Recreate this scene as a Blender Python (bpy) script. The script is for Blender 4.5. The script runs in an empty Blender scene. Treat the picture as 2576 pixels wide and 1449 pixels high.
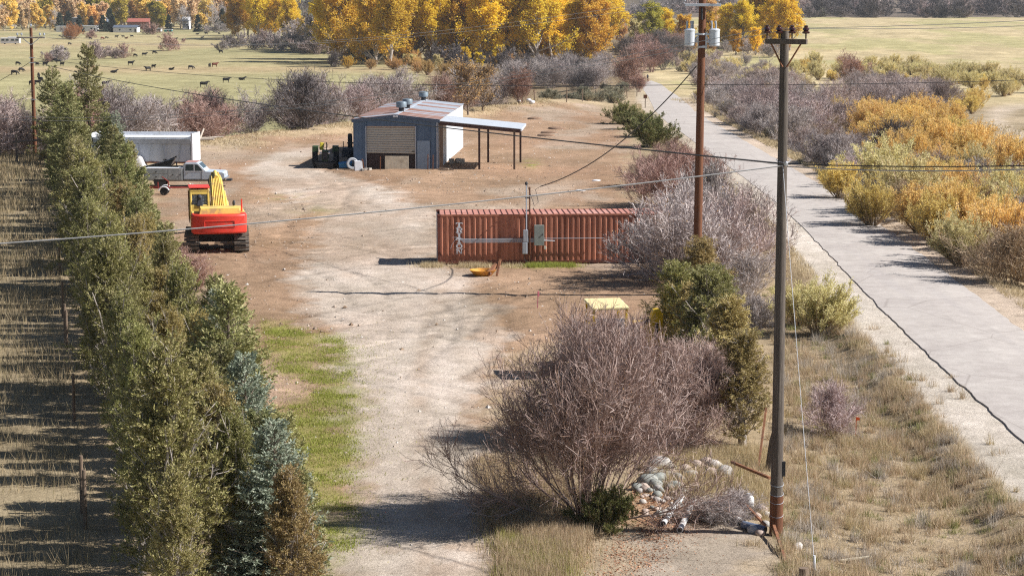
import bpy, math, random
import numpy as np
from mathutils import Vector, Matrix, Euler
R = math.radians
rng = np.random.default_rng(11); random.seed(11)
sc = bpy.context.scene; C = sc.collection

# ---------------------------------------------------------------- camera, sky, sun, exposure
CAM_H, PITCH, FPX = 13.5, 8.33, 5016.0            # drone height (m), tilt down (deg), focal length in 2576-px-wide pixels
cam = bpy.data.cameras.new('camera'); cam.sensor_width = 36; cam.lens = FPX / 2576 * 36
cam.clip_start = 0.5; cam.clip_end = 20000
camo = bpy.data.objects.new('camera', cam); C.objects.link(camo)
camo.location = (0, 0, CAM_H); camo.rotation_euler = (R(90 - PITCH), 0, 0); sc.camera = camo

SUN_EL, SUN_AZ = 38.9, -3.6                       # sun from the right (+X), a touch towards the camera
sun_dir = Vector((math.cos(R(SUN_EL)) * math.cos(R(SUN_AZ)), math.cos(R(SUN_EL)) * math.sin(R(SUN_AZ)), math.sin(R(SUN_EL))))
world = bpy.data.worlds.new('World'); sc.world = world; world.use_nodes = True
wn = world.node_tree; bg = wn.nodes['Background']
sky = wn.nodes.new('ShaderNodeTexSky'); sky.sky_type = 'NISHITA'; sky.sun_disc = False
sky.sun_elevation = R(SUN_EL); sky.sun_rotation = R(90 - SUN_AZ); sky.altitude = 2000; sky.air_density = 1; sky.dust_density = 0.6
wn.links.new(sky.outputs[0], bg.inputs[0]); bg.inputs[1].default_value = 0.05
sl = bpy.data.lights.new('sun', 'SUN'); sl.energy = 5.0; sl.angle = R(0.5); sl.color = (1, 0.96, 0.91)
so = bpy.data.objects.new('sun', sl); C.objects.link(so); so.rotation_euler = sun_dir.to_track_quat('Z', 'Y').to_euler()
sc.view_settings.view_transform = 'Standard'; sc.view_settings.look = 'None'
sc.view_settings.exposure = 0.74; sc.view_settings.gamma = 1; sc.view_settings.use_curve_mapping = False
sc.render.engine = 'CYCLES'; sc.cycles.max_bounces = 5; sc.cycles.transparent_max_bounces = 8
sc.cycles.diffuse_bounces = 3; sc.cycles.glossy_bounces = 2; sc.cycles.caustics_reflective = False; sc.cycles.caustics_refractive = False
sc.cycles.use_denoising = False; sc.cycles.pixel_filter_type = 'BLACKMAN_HARRIS'; sc.cycles.filter_width = 1.2

# ---------------------------------------------------------------- numbers and noise
def sstep(a, b, x):
    t = np.clip((x - a) / (b - a), 0, 1); return t * t * (3 - 2 * t)
def hsh(i, j, s):
    h = (i.astype(np.int64) * 374761393 + j.astype(np.int64) * 668265263 + s * 1442695041) & 0xffffffff
    h = ((h ^ (h >> 13)) * 1274126177) & 0xffffffff
    return ((h ^ (h >> 16)) & 0xffff) / 65535.0
def vnoise(x, y, s=0):
    x = np.asarray(x, float); y = np.asarray(y, float)
    i = np.floor(x).astype(np.int64); j = np.floor(y).astype(np.int64)
    u = x - i; v = y - j; u = u * u * (3 - 2 * u); v = v * v * (3 - 2 * v)
    return (hsh(i, j, s) * (1 - u) + hsh(i + 1, j, s) * u) * (1 - v) + (hsh(i, j + 1, s) * (1 - u) + hsh(i + 1, j + 1, s) * u) * v
def fbm(x, y, s=0, o=4):
    a = 0; w = 0.5
    for k in range(o):
        a = a + w * vnoise(x * 2 ** k, y * 2 ** k, s + k); w *= 0.5
    return a / (1 - 0.5 ** o)
def unit(a): return a / (np.linalg.norm(a, axis=-1, keepdims=True) + 1e-9)

# ---------------------------------------------------------------- the lie of the land
def trail_x(Y): return np.interp(Y, [0, 50, 62, 81, 92, 110, 128, 150, 180, 215, 250, 324, 400, 474, 700], [17.6, 17.9, 18.1, 18.4, 18.75, 19.35, 19.9, 19.85, 19.5, 19.3, 20.2, 24.5, 28.7, 33.2, 47])
def trail_z(Y): return np.interp(Y, [0, 205, 260, 324, 400, 474, 560], [0, 0, -.75, -2.65, -5.1, -7.5, -8])
def edge_y(X): return np.interp(X, [-70, -40, -28, -20, -8, 0, 12], [158, 166, 186, 199, 226, 246, 275])
def terr(X, Y, fine=False):
    X = np.asarray(X, float); Y = np.asarray(Y, float)
    left = -8 * sstep(0, 55, Y - edge_y(X))
    right = trail_z(Y)
    w = sstep(2, 14, X - .02 * np.maximum(Y - 200, 0))
    z = left * (1 - w) + right * w
    d = X - trail_x(Y)
    z = z - 1.6 * sstep(4, 11, d) * (1 - sstep(280, 420, Y))
    z = z - .45 * sstep(-4.4, -6, d) * (1 - sstep(-8, -12, d)) * (1 - sstep(85, 120, Y))
    z = z + 7.5 * sstep(450, 1250, Y) * sstep(.04, .09, X / np.maximum(Y, 1))
    z = z + 90 * sstep(1290, 2600, Y) * sstep(.05, .12, X / np.maximum(Y, 1))
    z = z + np.maximum(Y - 1750, 0) * .022
    z = z + (fbm(X / 30, Y / 30, 3) - .5) * .9 * sstep(150, 300, Y) * sstep(3, 10, np.abs(d))
    bank = np.exp(-((Y - edge_y(X) + 3) / 9) ** 2) * (1 - w)
    z = z + bank * (.3 + .5 * fbm(X / 7, Y / 7, 5))
    near = (1 - sstep(120, 260, Y)) * sstep(2.6, 4.0, np.abs(d))
    z = z + near * (fbm(X / 2.2, Y / 2.2, 7) - .5) * .10
    if fine: z = z + near * ((fbm(X / .5, Y / .5, 9, 2) - .5) * .05)
    return z
cp, sp = math.cos(R(PITCH)), math.sin(R(PITCH))
def ray(u, v):
    a = (np.asarray(u, float) - 1288) / FPX; b = -(np.asarray(v, float) - 724.5) / FPX
    return np.stack([a + 0 * b, cp + b * sp, -sp + b * cp], -1)
def G(u, v):
    """ground point seen at picture pixel (2576-wide frame)"""
    d = ray(u, v); t = np.geomspace(35, 4000, 1500)
    P = d * t[:, None]; h = CAM_H + P[:, 2] - terr(P[:, 0], P[:, 1]); k = np.argmax(h < 0)
    if h[k] >= 0: k = len(t) - 1
    f = h[k - 1] / (h[k - 1] - h[k]); p = P[k - 1] * (1 - f) + P[k] * f
    return Vector((p[0], p[1], float(terr(p[0], p[1]))))
def AT(u, v, Y):
    d = ray(u, v); p = d * (Y / d[1]); return Vector((p[0], p[1], p[2] + CAM_H))
def ppm(p): return FPX / (p[1] * cp - (p[2] - CAM_H) * sp)       # picture pixels per metre at a point
def on(x, y): return Vector((x, y, float(terr(x, y))))
def in_poly(X, Y, poly):
    X = np.asarray(X); Y = np.asarray(Y); r = np.zeros(X.shape, bool); n = len(poly)
    for k in range(n):
        x0, y0 = poly[k][:2]; x1, y1 = poly[(k + 1) % n][:2]
        if y0 == y1: continue
        c = (Y < y0) != (Y < y1); r ^= c & (X < (x1 - x0) * (Y - y0) / (y1 - y0) + x0)
    return r
def GP(pts): return [tuple(G(*p))[:2] for p in pts]

# ---------------------------------------------------------------- materials
MATS = {}
def _new(name):
    m = bpy.data.materials.new(name); m.use_nodes = True; nt = m.node_tree
    return m, nt, nt.nodes['Principled BSDF']
def mix(nt, a, b, f, mode='MIX'):
    n = nt.nodes.new('ShaderNodeMix'); n.data_type = 'RGBA'; n.blend_type = mode
    for s, v in ((n.inputs[0], f), (n.inputs[6], a), (n.inputs[7], b)):
        if hasattr(v, 'links') or hasattr(v, 'is_linked'): nt.links.new(v, s)
        else: s.default_value = v if isinstance(v, (int, float)) else (*v, 1)
    return n.outputs[2]
def noise(nt, scale, detail=4, rough=.6, vec=None, coord='Object'):
    n = nt.nodes.new('ShaderNodeTexNoise'); n.inputs['Scale'].default_value = scale; n.inputs['Detail'].default_value = detail; n.inputs['Roughness'].default_value = rough
    if vec is None:
        tc = nt.nodes.new('ShaderNodeTexCoord'); vec = tc.outputs[coord]
    nt.links.new(vec, n.inputs['Vector']); return n.outputs[0]
def ramp(nt, fac, stops):
    n = nt.nodes.new('ShaderNodeValToRGB'); e = n.color_ramp.elements
    while len(e) < len(stops): e.new(.5)
    for k, (p, c) in enumerate(stops): e[k].position = p; e[k].color = (*c, 1) if len(c) == 3 else c
    nt.links.new(fac, n.inputs[0]); return n.outputs[0]
def scalev(nt, s, coord='Object'):
    tc = nt.nodes.new('ShaderNodeTexCoord'); mp = nt.nodes.new('ShaderNodeMapping'); mp.inputs['Scale'].default_value = s
    nt.links.new(tc.outputs[coord], mp.inputs['Vector']); return mp.outputs[0]
def bump(nt, b, h, st, dist=.02):
    n = nt.nodes.new('ShaderNodeBump'); n.inputs['Strength'].default_value = st; n.inputs['Distance'].default_value = dist
    nt.links.new(h, n.inputs['Height']); nt.links.new(n.outputs[0], b.inputs['Normal'])
def mat(name, c, rough=.6, metal=0., var=.25, scale=3., c2=None, amt=.5, stretch=(1, 1, 1), bmp=0., spec=.4):
    """plain weathered surface: base colour, mottling, optional second colour (rust, dirt, chipped paint) in patches"""
    if name in MATS: return MATS[name]
    m, nt, b = _new(name); v = scalev(nt, stretch)
    n1 = noise(nt, scale, 6, .65, v)
    lo = tuple(x * (1 - var) for x in c); hi = tuple(min(1, x * (1 + var)) for x in c)
    colr = ramp(nt, n1, [(.3, lo), (.7, hi)])
    if c2:
        n2 = noise(nt, scale * .55, 8, .72, v)
        f = ramp(nt, n2, [(max(0, .62 - amt * .3), (0, 0, 0)), (max(.02, .74 - amt * .3), (1, 1, 1))])
        colr = mix(nt, colr, c2, f)
    nt.links.new(colr, b.inputs['Base Color']); b.inputs['Roughness'].default_value = rough; b.inputs['Metallic'].default_value = metal
    b.inputs['Specular IOR Level'].default_value = spec
    if bmp: bump(nt, b, noise(nt, scale * 6, 4, .6, v), bmp)
    MATS[name] = m; return m
def leafmat(name, cols, transl=.35, objvar=.25, rough=.6):
    """leaves, needles, blades, twigs: one colour out of the set for each leaf, plants a little apart from each other"""
    if name in MATS: return MATS[name]
    m, nt, b = _new(name)
    g = nt.nodes.new('ShaderNodeNewGeometry'); oi = nt.nodes.new('ShaderNodeObjectInfo')
    k = len(cols); colr = ramp(nt, g.outputs['Random Per Island'], [(i / (k - 1) if k > 1 else 0, c) for i, c in enumerate(cols)])
    hs = nt.nodes.new('ShaderNodeHueSaturation'); nt.links.new(colr, hs.inputs['Color'])
    hj = nt.nodes.new('ShaderNodeMapRange'); hj.inputs[3].default_value = .5 - .06 * objvar; hj.inputs[4].default_value = .5 + .06 * objvar; wn2 = nt.nodes.new('ShaderNodeTexWhiteNoise'); wn2.noise_dimensions = '1D'; nt.links.new(oi.outputs['Random'], wn2.inputs['W']); nt.links.new(wn2.outputs['Value'], hj.inputs[0]); nt.links.new(hj.outputs[0], hs.inputs['Hue'])
    mr = nt.nodes.new('ShaderNodeMapRange'); mr.inputs[3].default_value = 1 - objvar; mr.inputs[4].default_value = 1 + objvar
    nt.links.new(oi.outputs['Random'], mr.inputs[0]); nt.links.new(mr.outputs[0], hs.inputs['Value'])
    b.inputs['Roughness'].default_value = rough; b.inputs['Specular IOR Level'].default_value = .25
    nt.links.new(hs.outputs[0], b.inputs['Base Color'])
    if transl:
        t = nt.nodes.new('ShaderNodeBsdfTranslucent'); nt.links.new(hs.outputs[0], t.inputs[0])
        ms = nt.nodes.new('ShaderNodeMixShader'); ms.inputs[0].default_value = transl
        nt.links.new(b.outputs[0], ms.inputs[1]); nt.links.new(t.outputs[0], ms.inputs[2])
        nt.links.new(ms.outputs[0], nt.nodes['Material Output'].inputs[0])
    MATS[name] = m; return m

# ---------------------------------------------------------------- meshes
def mesh_np(name, V, faces, m=None, smooth=False):
    """V (n,3); faces: list of int arrays (k, corners)"""
    me = bpy.data.meshes.new(name); V = np.asarray(V, np.float32)
    me.vertices.add(len(V)); me.vertices.foreach_set('co', V.ravel())
    faces = [np.asarray(f, np.int32) for f in faces if len(f)]
    li = np.concatenate([f.ravel() for f in faces]); tot = np.concatenate([np.full(len(f), f.shape[1], np.int32) for f in faces])
    st = np.concatenate([[0], np.cumsum(tot)[:-1]]).astype(np.int32)
    me.loops.add(len(li)); me.loops.foreach_set('vertex_index', li)
    me.polygons.add(len(tot)); me.polygons.foreach_set('loop_start', st)
    try: me.polygons.foreach_set('loop_total', tot)
    except Exception: pass
    me.update(calc_edges=True)
    me.polygons.foreach_set('use_smooth', np.full(len(tot), smooth, bool))
    if m: me.materials.append(m)
    return me
def tag(o, label=None, cat=None, group=None, kind=None):
    for k, v in (('label', label), ('category', cat), ('group', group), ('kind', kind)):
        if v: o[k] = v
    return o
def obj(name, me, parent=None, loc=None, rz=0):
    o = bpy.data.objects.new(name, me); C.objects.link(o)
    if parent: o.parent = parent
    if loc is not None: o.location = loc
    if rz: o.rotation_euler = (0, 0, rz)
    return o
def thing(name, label, cat, loc=(0, 0, 0), rz=0, group=None):
    return tag(obj(name, None, None, loc, rz), label, cat, group)
def copy_tree(o, parent=None):
    c = o.copy(); C.objects.link(c); c.parent = parent
    for ch in list(o.children): copy_tree(ch, c)
    return c
class MB:
    def __init__(s): s.V = []; s.F = []; s.M = Matrix.Identity(4)
    def add(s, vs, fs):
        k = len(s.V); s.V += [tuple(s.M @ Vector(v)) for v in vs]; s.F += [tuple(i + k for i in f) for f in fs]; return s
    def box(s, c, d, rot=None, taper=1.):
        m = Euler(rot).to_matrix() if rot else Matrix.Identity(3); h = [x / 2 for x in d]; vs = []
        for z in (-1, 1):
            t = taper if z > 0 else 1
            for x, y in ((-1, -1), (1, -1), (1, 1), (-1, 1)): vs.append(Vector(c) + m @ Vector((x * h[0] * t, y * h[1] * t, z * h[2])))
        return s.add(vs, [(3, 2, 1, 0), (4, 5, 6, 7), (0, 1, 5, 4), (1, 2, 6, 5), (2, 3, 7, 6), (3, 0, 4, 7)])
    def bar(s, a, b, w, h=None, up=(0, 0, 1)):
        a = Vector(a); b = Vector(b); t = (b - a).normalized(); x = t.cross(Vector(up))
        if x.length < 1e-4: x = Vector((1, 0, 0))
        x.normalize(); y = x.cross(t); h = h or w
        vs = [p + x * (i * w / 2) + y * (j * h / 2) for p in (a, b) for i, j in ((-1, -1), (1, -1), (1, 1), (-1, 1))]
        return s.add(vs, [(3, 2, 1, 0), (4, 5, 6, 7), (0, 1, 5, 4), (1, 2, 6, 5), (2, 3, 7, 6), (3, 0, 4, 7)])
    def tube(s, pts, r, n=8, caps=True):
        pts = [Vector(p) for p in pts]; k = len(pts); rr = r if isinstance(r, (list, tuple)) else [r] * k; vs = []
        t0 = (pts[1] - pts[0]).normalized(); x = t0.orthogonal().normalized()
        for i, p in enumerate(pts):
            t = (pts[min(i + 1, k - 1)] - pts[max(i - 1, 0)]).normalized(); x = (x - t * x.dot(t)).normalized(); y = t.cross(x)
            for j in range(n): a = 2 * math.pi * j / n; vs.append(p + (x * math.cos(a) + y * math.sin(a)) * rr[i])
        fs = [(i * n + j, i * n + (j + 1) % n, (i + 1) * n + (j + 1) % n, (i + 1) * n + j) for i in range(k - 1) for j in range(n)]
        if caps: fs += [tuple(range(n - 1, -1, -1)), tuple((k - 1) * n + j for j in range(n))]
        return s.add(vs, fs)
    def cyl(s, a, b, r, r2=None, n=12): return s.tube([a, b], [r, r if r2 is None else r2], n)
    def lathe(s, prof, c=(0, 0, 0), n=16, axis='z', ring=False):
        vs = []
        for r, z in prof:
            for j in range(n):
                a = 2 * math.pi * j / n; p = (r * math.cos(a), r * math.sin(a), z)
                if axis == 'x': p = (p[2], p[0], p[1])
                if axis == 'y': p = (p[0], p[2], p[1])
                vs.append(Vector(c) + Vector(p))
        k = len(prof); fs = [(i * n + j, i * n + (j + 1) % n, (i + 1) * n + (j + 1) % n, (i + 1) * n + j) for i in range(k - 1) for j in range(n)]
        if ring: fs += [((k - 1) * n + j, (k - 1) * n + (j + 1) % n, (j + 1) % n, j) for j in range(n)]
        else: fs += [tuple(range(n - 1, -1, -1)), tuple((k - 1) * n + j for j in range(n))]
        return s.add(vs, fs)
    def extr(s, pts, vec):
        n = len(pts); vs = [Vector(p) for p in pts] + [Vector(p) + Vector(vec) for p in pts]
        return s.add(vs, [tuple(range(n - 1, -1, -1)), tuple(range(n, 2 * n))] + [(i, (i + 1) % n, n + (i + 1) % n, n + i) for i in range(n)])
    def mesh(s, name, m, smooth=False):
        me = bpy.data.meshes.new(name); me.from_pydata(s.V, [], s.F)
        if smooth: me.polygons.foreach_set('use_smooth', np.ones(len(me.polygons), bool))
        import bmesh
        bm = bmesh.new(); bm.from_mesh(me); bmesh.ops.recalc_face_normals(bm, faces=bm.faces); bm.to_mesh(me); bm.free()
        me.materials.append(m); return me
    def build(s, name, m, parent=None, bevel=0, smooth=False, loc=None, rz=0):
        o = obj(name, s.mesh(name, m, smooth), parent, loc, rz)
        if bevel:
            b = o.modifiers.new('bevel', 'BEVEL'); b.width = bevel; b.segments = 2; b.limit_method = 'ANGLE'; b.angle_limit = R(40); b.harden_normals = False
        if smooth:
            try: o.data.set_sharp_from_angle(angle=R(35))
            except Exception: pass
        return o

# ---------------------------------------------------------------- ground
def ground_rows():
    y = [-30., 0., 20., 32.]; s = 1.0
    while y[-1] < 9000:
        Y = y[-1]
        s = .22 if Y < 70 else .22 + (Y - 70) * .0042 if Y < 400 else 1.6 + (Y - 400) * .012
        if Y < 36: s = 1.0
        y.append(Y + s)
    return np.array(y)
ys = ground_rows(); NX = 330
tt = np.linspace(-1, 1, NX); tt = np.sign(tt) * (np.abs(tt) * .62 + .38 * np.abs(tt) ** 3)
hw = np.maximum(32, ys * .52)
GX = tt[None, :] * hw[:, None]; GY = np.repeat(ys[:, None], NX, 1)
GZ = terr(GX, GY, True)
def soft(poly, w, s=0, amp=1.0, sc_=1.5):
    """polygon mask with a ragged, noisy edge (metres)"""
    n1 = (fbm(GX / sc_, GY / sc_, s) - .5) * 2 * w * amp; n2 = (fbm(GX / sc_, GY / sc_, s + 50) - .5) * 2 * w * amp
    acc = np.zeros(GX.shape)
    for k in range(6):
        a = k * math.pi / 3; acc += in_poly(GX + n1 + math.cos(a) * w * .5, GY + n2 * 2 + math.sin(a) * w * 1.0, poly)
    return acc / 6
DIRT = np.array((.36, .245, .17)); GRAVEL = np.array((.56, .49, .44)); SOIL = np.array((.44, .375, .32))
DRY = np.array((.40, .315, .215)); GREEN = np.array((.27, .29, .07)); PAST = np.array((.35, .325, .18)); TAN = np.array((.50, .415, .26)); WET = np.array((.33, .27, .19))
def lay(col, m, c): return col * (1 - m[..., None]) + c * m[..., None]
gcol = np.tile(DRY, GX.shape + (1,))
DRIVE_E = [(1449, 850, 1272), (1300, 882, 1240), (1150, 895, 1215), (1000, 878, 1215), (900, 850, 1225), (800, 790, 1260), (700, 740, 1190), (660, 770, 1120), (600, 800, 1092), (540, 800, 1085), (490, 720, 1010), (455, 640, 930), (430, 620, 800), (408, 640, 760), (388, 690, 790), (372, 760, 830)]
YARD = GP([(560, 1500), (620, 1250), (590, 1000), (560, 850), (520, 720), (430, 640), (400, 540), (390, 480), (490, 380), (640, 330), (820, 315), (1150, 285), (1300, 262), (1500, 262), (1545, 300), (1590, 380), (1570, 470), (1600, 560), (1700, 700), (1640, 800), (1300, 900), (1225, 1000), (1215, 1200), (1260, 1500)])
DRIVE = GP([(a, v) for v, a, b in DRIVE_E] + [(b, v) for v, a, b in reversed(DRIVE_E)])
GRASSP = GP([(655, 800), (720, 815), (770, 840), (860, 850), (885, 920), (890, 1000), (900, 1100), (905, 1200), (850, 1225), (905, 1290), (890, 1395), (800, 1440), (740, 1300), (690, 1100), (680, 1030), (790, 1010), (780, 960), (690, 930)])
m_y = soft(YARD, 1.2, 1); gcol = lay(gcol, m_y, DIRT)
big = fbm(GX / 6, GY / 9, 21)[..., None]; gcol = gcol * (.80 + .40 * big)
pale = sstep(.52, .66, fbm(GX / 5, GY / 14, 33)) * m_y * .55; gcol = lay(gcol, pale, SOIL)
redd = sstep(.55, .68, fbm(GX / 8, GY / 12, 35)) * m_y * .35; gcol = lay(gcol, redd, np.array((.34, .205, .135)))
m_d = soft(DRIVE, 1.1, 2, 1.3); gcol = lay(gcol, m_d * (.78 + .2 * fbm(GX / 1.2, GY / 3, 5)) * (1 - .45 * sstep(75, 100, GY) * sstep(.35, .6, fbm(GX / 4, GY / 9, 91))), GRAVEL)
# wheel tracks along the drive: paler ruts, browner crown
cxd = np.interp(GY, [46, 52, 58, 67, 75, 84, 95], [-2.05, -2.2, -2.7, -3.2, -3.4, -3.3, -3.3]); rut = np.abs(np.abs(GX - cxd) - .85)
gcol = lay(gcol, (np.exp(-(rut / .35) ** 2) * .30 * (GY < 95) * m_d), np.array((.64, .57, .53)))
gcol = lay(gcol, (np.exp(-((GX - cxd) / .3) ** 2) * .35 * (GY < 95) * m_d * sstep(.4, .6, fbm(GX / .8, GY / 1.6, 71))), DIRT * .95)
# tyre and track marks left by machines in the yard
for k in range(46):
    x0 = rng.uniform(-16, 1); y0 = rng.uniform(66, 165); a = rng.uniform(-1, 1) * .8 + (1.57 if rng.random() < .5 else 0); cv = rng.uniform(-.02, .02); off = rng.uniform(1.6, 2.2)
    dx = GX - x0; dy = GY - y0; al = dx * math.cos(a) + dy * math.sin(a); ac = -dx * math.sin(a) + dy * math.cos(a) + cv * al * al
    tr = np.exp(-(np.abs(np.abs(ac) - off / 2) / .22) ** 2) * (np.abs(al) < 9) * m_y
    s = -1 if rng.random() < .6 else 1
    gcol = gcol * (1 + s * .30 * tr[..., None] * (vnoise(GX / .3, GY / .3, 90 + k)[..., None])); GZ = GZ - .05 * tr * (np.cos(al * 18) * .3 + .7)
m_g = soft(GRASSP, .8, 3, 1.2, .9) * sstep(.30, .52, fbm(GX / .9, GY / 1.5, 8)); gcol = lay(gcol, m_g * .55, GREEN)
for (u, v, ru, rv) in ((1330, 670, 60, 6), (1180, 668, 40, 5), (1335, 412, 22, 10), (700, 830, 25, 20), (800, 530, 60, 12), (720, 495, 60, 8)):
    p = G(u, v); q = G(u + ru, v); w2 = G(u, v - rv); e = ((GX - p.x) / max(.3, q.x - p.x)) ** 2 + ((GY - p.y) / max(.3, w2.y - p.y)) ** 2
    m = np.exp(-e) * sstep(.35, .6, fbm(GX / .7, GY / .7, 9)); gcol = lay(gcol, m * .8, GREEN if v > 600 or u > 1300 else np.array((.33, .29, .15)))
SOILP = GP([(1480, 1500), (1500, 1370), (1560, 1320), (1640, 1300), (1900, 1340), (1960, 1400), (1950, 1500)])
gcol = lay(gcol, soft(SOILP, 1.3, 4, 1.3), SOIL)
LEAFP = GP([(1580, 1330), (1600, 1240), (1700, 1230), (1790, 1280), (1700, 1340)]); gcol = lay(gcol, soft(LEAFP, .9, 6, 1.3) * .55, np.array((.36, .19, .12)))
gcol = lay(gcol, (1 - sstep(-10.5, -9, GX + .245 * (GY - 46))) * (1 - sstep(150, 175, GY)) * .8, np.array((.30, .25, .17)) * (.6 + .8 * fbm(GX / 1.5, GY / 1.5, 13))[..., None])  # meadow ground darkened, windbreak shade put into its colour
# the trail's gravel shoulders
dtr = GX - trail_x(GY)
sh = (1 - sstep(.75, 1.3, np.abs(dtr + 3.2 - .5 * (fbm(GX * 0, GY / 3, 61) - .5)))) * sstep(30, 40, GY) * (1 - .5 * sstep(120, 200, GY)); gcol = lay(gcol, sh * (GY < 600), np.array((.60, .545, .50)))
sh = (1 - sstep(.7, 1.3, np.abs(dtr - 3.2 + .6 * (fbm(GX * 0, GY / 3, 62) - .5)))) * (GY < 500); gcol = lay(gcol, sh * .8, np.array((.58, .48, .41)))
# wet ground with willows on the right, the loop of dirt road
m = sstep(4.5, 7, dtr) * (1 - sstep(300, 380, GY)); gcol = lay(gcol, m * .8, WET * (.8 + .5 * fbm(GX / 3, GY / 6, 15))[..., None])
LOOP = GP([(2480, 285), (2510, 265), (2700, 235), (2700, 262), (2560, 275), (2520, 300), (2545, 325), (2700, 345), (2700, 372), (2540, 345), (2490, 318)])
gcol = lay(gcol, soft(LOOP, 1.0, 17), np.array((.52, .44, .36)))
# terrace bank, pasture, hay field
bank = np.exp(-((GY - edge_y(GX) + 6) / 10) ** 2) * (GX < 14); gcol = lay(gcol, bank * .75 * sstep(.35, .6, fbm(GX / 3, GY / 5, 18)), np.array((.47, .375, .25)))
lx = GX / np.maximum(GY, 1)
m_p = sstep(28, 48, GY - edge_y(GX)) * (1 - sstep(-.055, -.02, lx)); 
pn = fbm(GX / 40, GY / 60, 41); pcol = PAST[None, None] * (.88 + .24 * pn)[..., None]
pcol = lay(pcol, sstep(430, 900, GY) * .75 * sstep(.25, .6, pn), np.array((.43, .36, .215)))
ditch = np.exp(-((GY - 585 - 40 * (fbm(GX / 60, GY * 0, 44) - .5)) / 30) ** 2); pcol = lay(pcol, ditch * .75, np.array((.42, .32, .20)))
ditch2 = np.exp(-((GY - 890) / 30) ** 2); pcol = lay(pcol, ditch2 * .5, np.array((.42, .31, .2)))
gcol = gcol * (1 - m_p[..., None]) + pcol * m_p[..., None]
m_h = sstep(300, 340, GY) * sstep(.058, .075, lx); hn = fbm(GX / 25, GY / 70, 45)
hcol = TAN[None, None] * (.85 + .3 * fbm(GX / 12, GY / 30, 46))[..., None]; hcol = hcol * (.8 + .4 * fbm(GX / 4, GY / 14, 48, 3))[..., None]; hcol = lay(hcol, sstep(.5, .62, hn) * .6, np.array((.37, .36, .17)))
gcol = gcol * (1 - m_h[..., None]) + hcol * m_h[..., None]
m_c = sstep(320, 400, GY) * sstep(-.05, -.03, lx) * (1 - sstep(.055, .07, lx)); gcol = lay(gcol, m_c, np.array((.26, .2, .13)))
m_b = sstep(1290, 1330, GY) * sstep(.05, .08, lx); gcol = lay(gcol, m_b, np.array((.17, .14, .12)))
m_f = sstep(1480, 1700, GY) * (1 - sstep(.03, .05, lx)); gcol = lay(gcol, m_f, np.array((.22, .24, .14)))
nr, nc = GX.shape; ii = np.arange(nr * nc).reshape(nr, nc)
gf = np.stack([ii[:-1, :-1], ii[:-1, 1:], ii[1:, 1:], ii[1:, :-1]], -1).reshape(-1, 4)
def ground_mat():
    m, nt, b = _new('ground_earth')
    at = nt.nodes.new('ShaderNodeAttribute'); at.attribute_name = 'zone'
    n1 = noise(nt, 1.1, 6, .7); n2 = noise(nt, 9, 5, .7); n3 = noise(nt, .05, 5, .6); n4 = noise(nt, .22, 6, .7, scalev(nt, (1, .45, 1)))
    c = mix(nt, at.outputs['Color'], ramp(nt, n1, [(.28, (.76, .74, .72)), (.72, (1.18, 1.18, 1.18))]), 1., 'MULTIPLY')
    c = mix(nt, c, ramp(nt, n2, [(.25, (.70, .68, .66)), (.75, (1.25, 1.26, 1.28))]), .9, 'MULTIPLY')
    c = mix(nt, c, ramp(nt, n3, [(.3, (.86, .85, .82)), (.7, (1.12, 1.12, 1.12))]), 1., 'MULTIPLY')
    c = mix(nt, c, ramp(nt, n4, [(.32, (.78, .78, .72)), (.68, (1.2, 1.19, 1.16))]), 1., 'MULTIPLY')
    v = nt.nodes.new('ShaderNodeTexVoronoi'); v.inputs['Scale'].default_value = 5; tc = nt.nodes.new('ShaderNodeTexCoord'); nt.links.new(tc.outputs['Object'], v.inputs['Vector'])
    c = mix(nt, c, (.17, .12, .085), ramp(nt, v.outputs['Distance'], [(.03, (.3, .3, .3)), (.09, (0, 0, 0))]))
    nt.links.new(c, b.inputs['Base Color']); b.inputs['Roughness'].default_value = .95; b.inputs['Specular IOR Level'].default_value = .1
    h = noise(nt, 5, 8, .8); bump(nt, b, h, .8, .10); return m
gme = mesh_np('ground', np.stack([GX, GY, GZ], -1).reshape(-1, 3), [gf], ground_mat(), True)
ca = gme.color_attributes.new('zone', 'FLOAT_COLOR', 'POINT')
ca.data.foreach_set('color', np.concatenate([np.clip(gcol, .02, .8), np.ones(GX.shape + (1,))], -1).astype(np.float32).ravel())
tag(obj('ground', gme), kind='structure')

# paved trail: a thin slab with a broken left edge standing proud of the gravel
ty = np.concatenate([np.arange(30, 120, .35), np.arange(120, 320, 1.2), np.arange(320, 640, 4)])
ed = (fbm(ty / 1.3, ty * 0, 81) - .5) * .28 * np.clip(1.3 - ty / 160, .3, 1)
L = trail_x(ty) - 2.45 + ed; Rr = trail_x(ty) + 2.45 + (fbm(ty / 2, ty * 0, 83) - .5) * .35
up = np.interp(ty, [30, 80, 150, 220, 600], [.05, .045, .02, .012, .012])
rows = []
for x, dz in ((L, -.30), (L + .004, up), (L + 1.2, up + .03), (trail_x(ty), up + .05), (Rr - 1.2, up + .03), (Rr, .02), (Rr + .02, -.3)):
    rows.append(np.stack([x, ty, trail_z(ty) + dz + 0 * x], -1))
TV = np.stack(rows, 1); n, k = TV.shape[:2]; ii = np.arange(n * k).reshape(n, k)
tf = np.stack([ii[:-1, :-1], ii[:-1, 1:], ii[1:, 1:], ii[1:, :-1]], -1).reshape(-1, 4)
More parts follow.
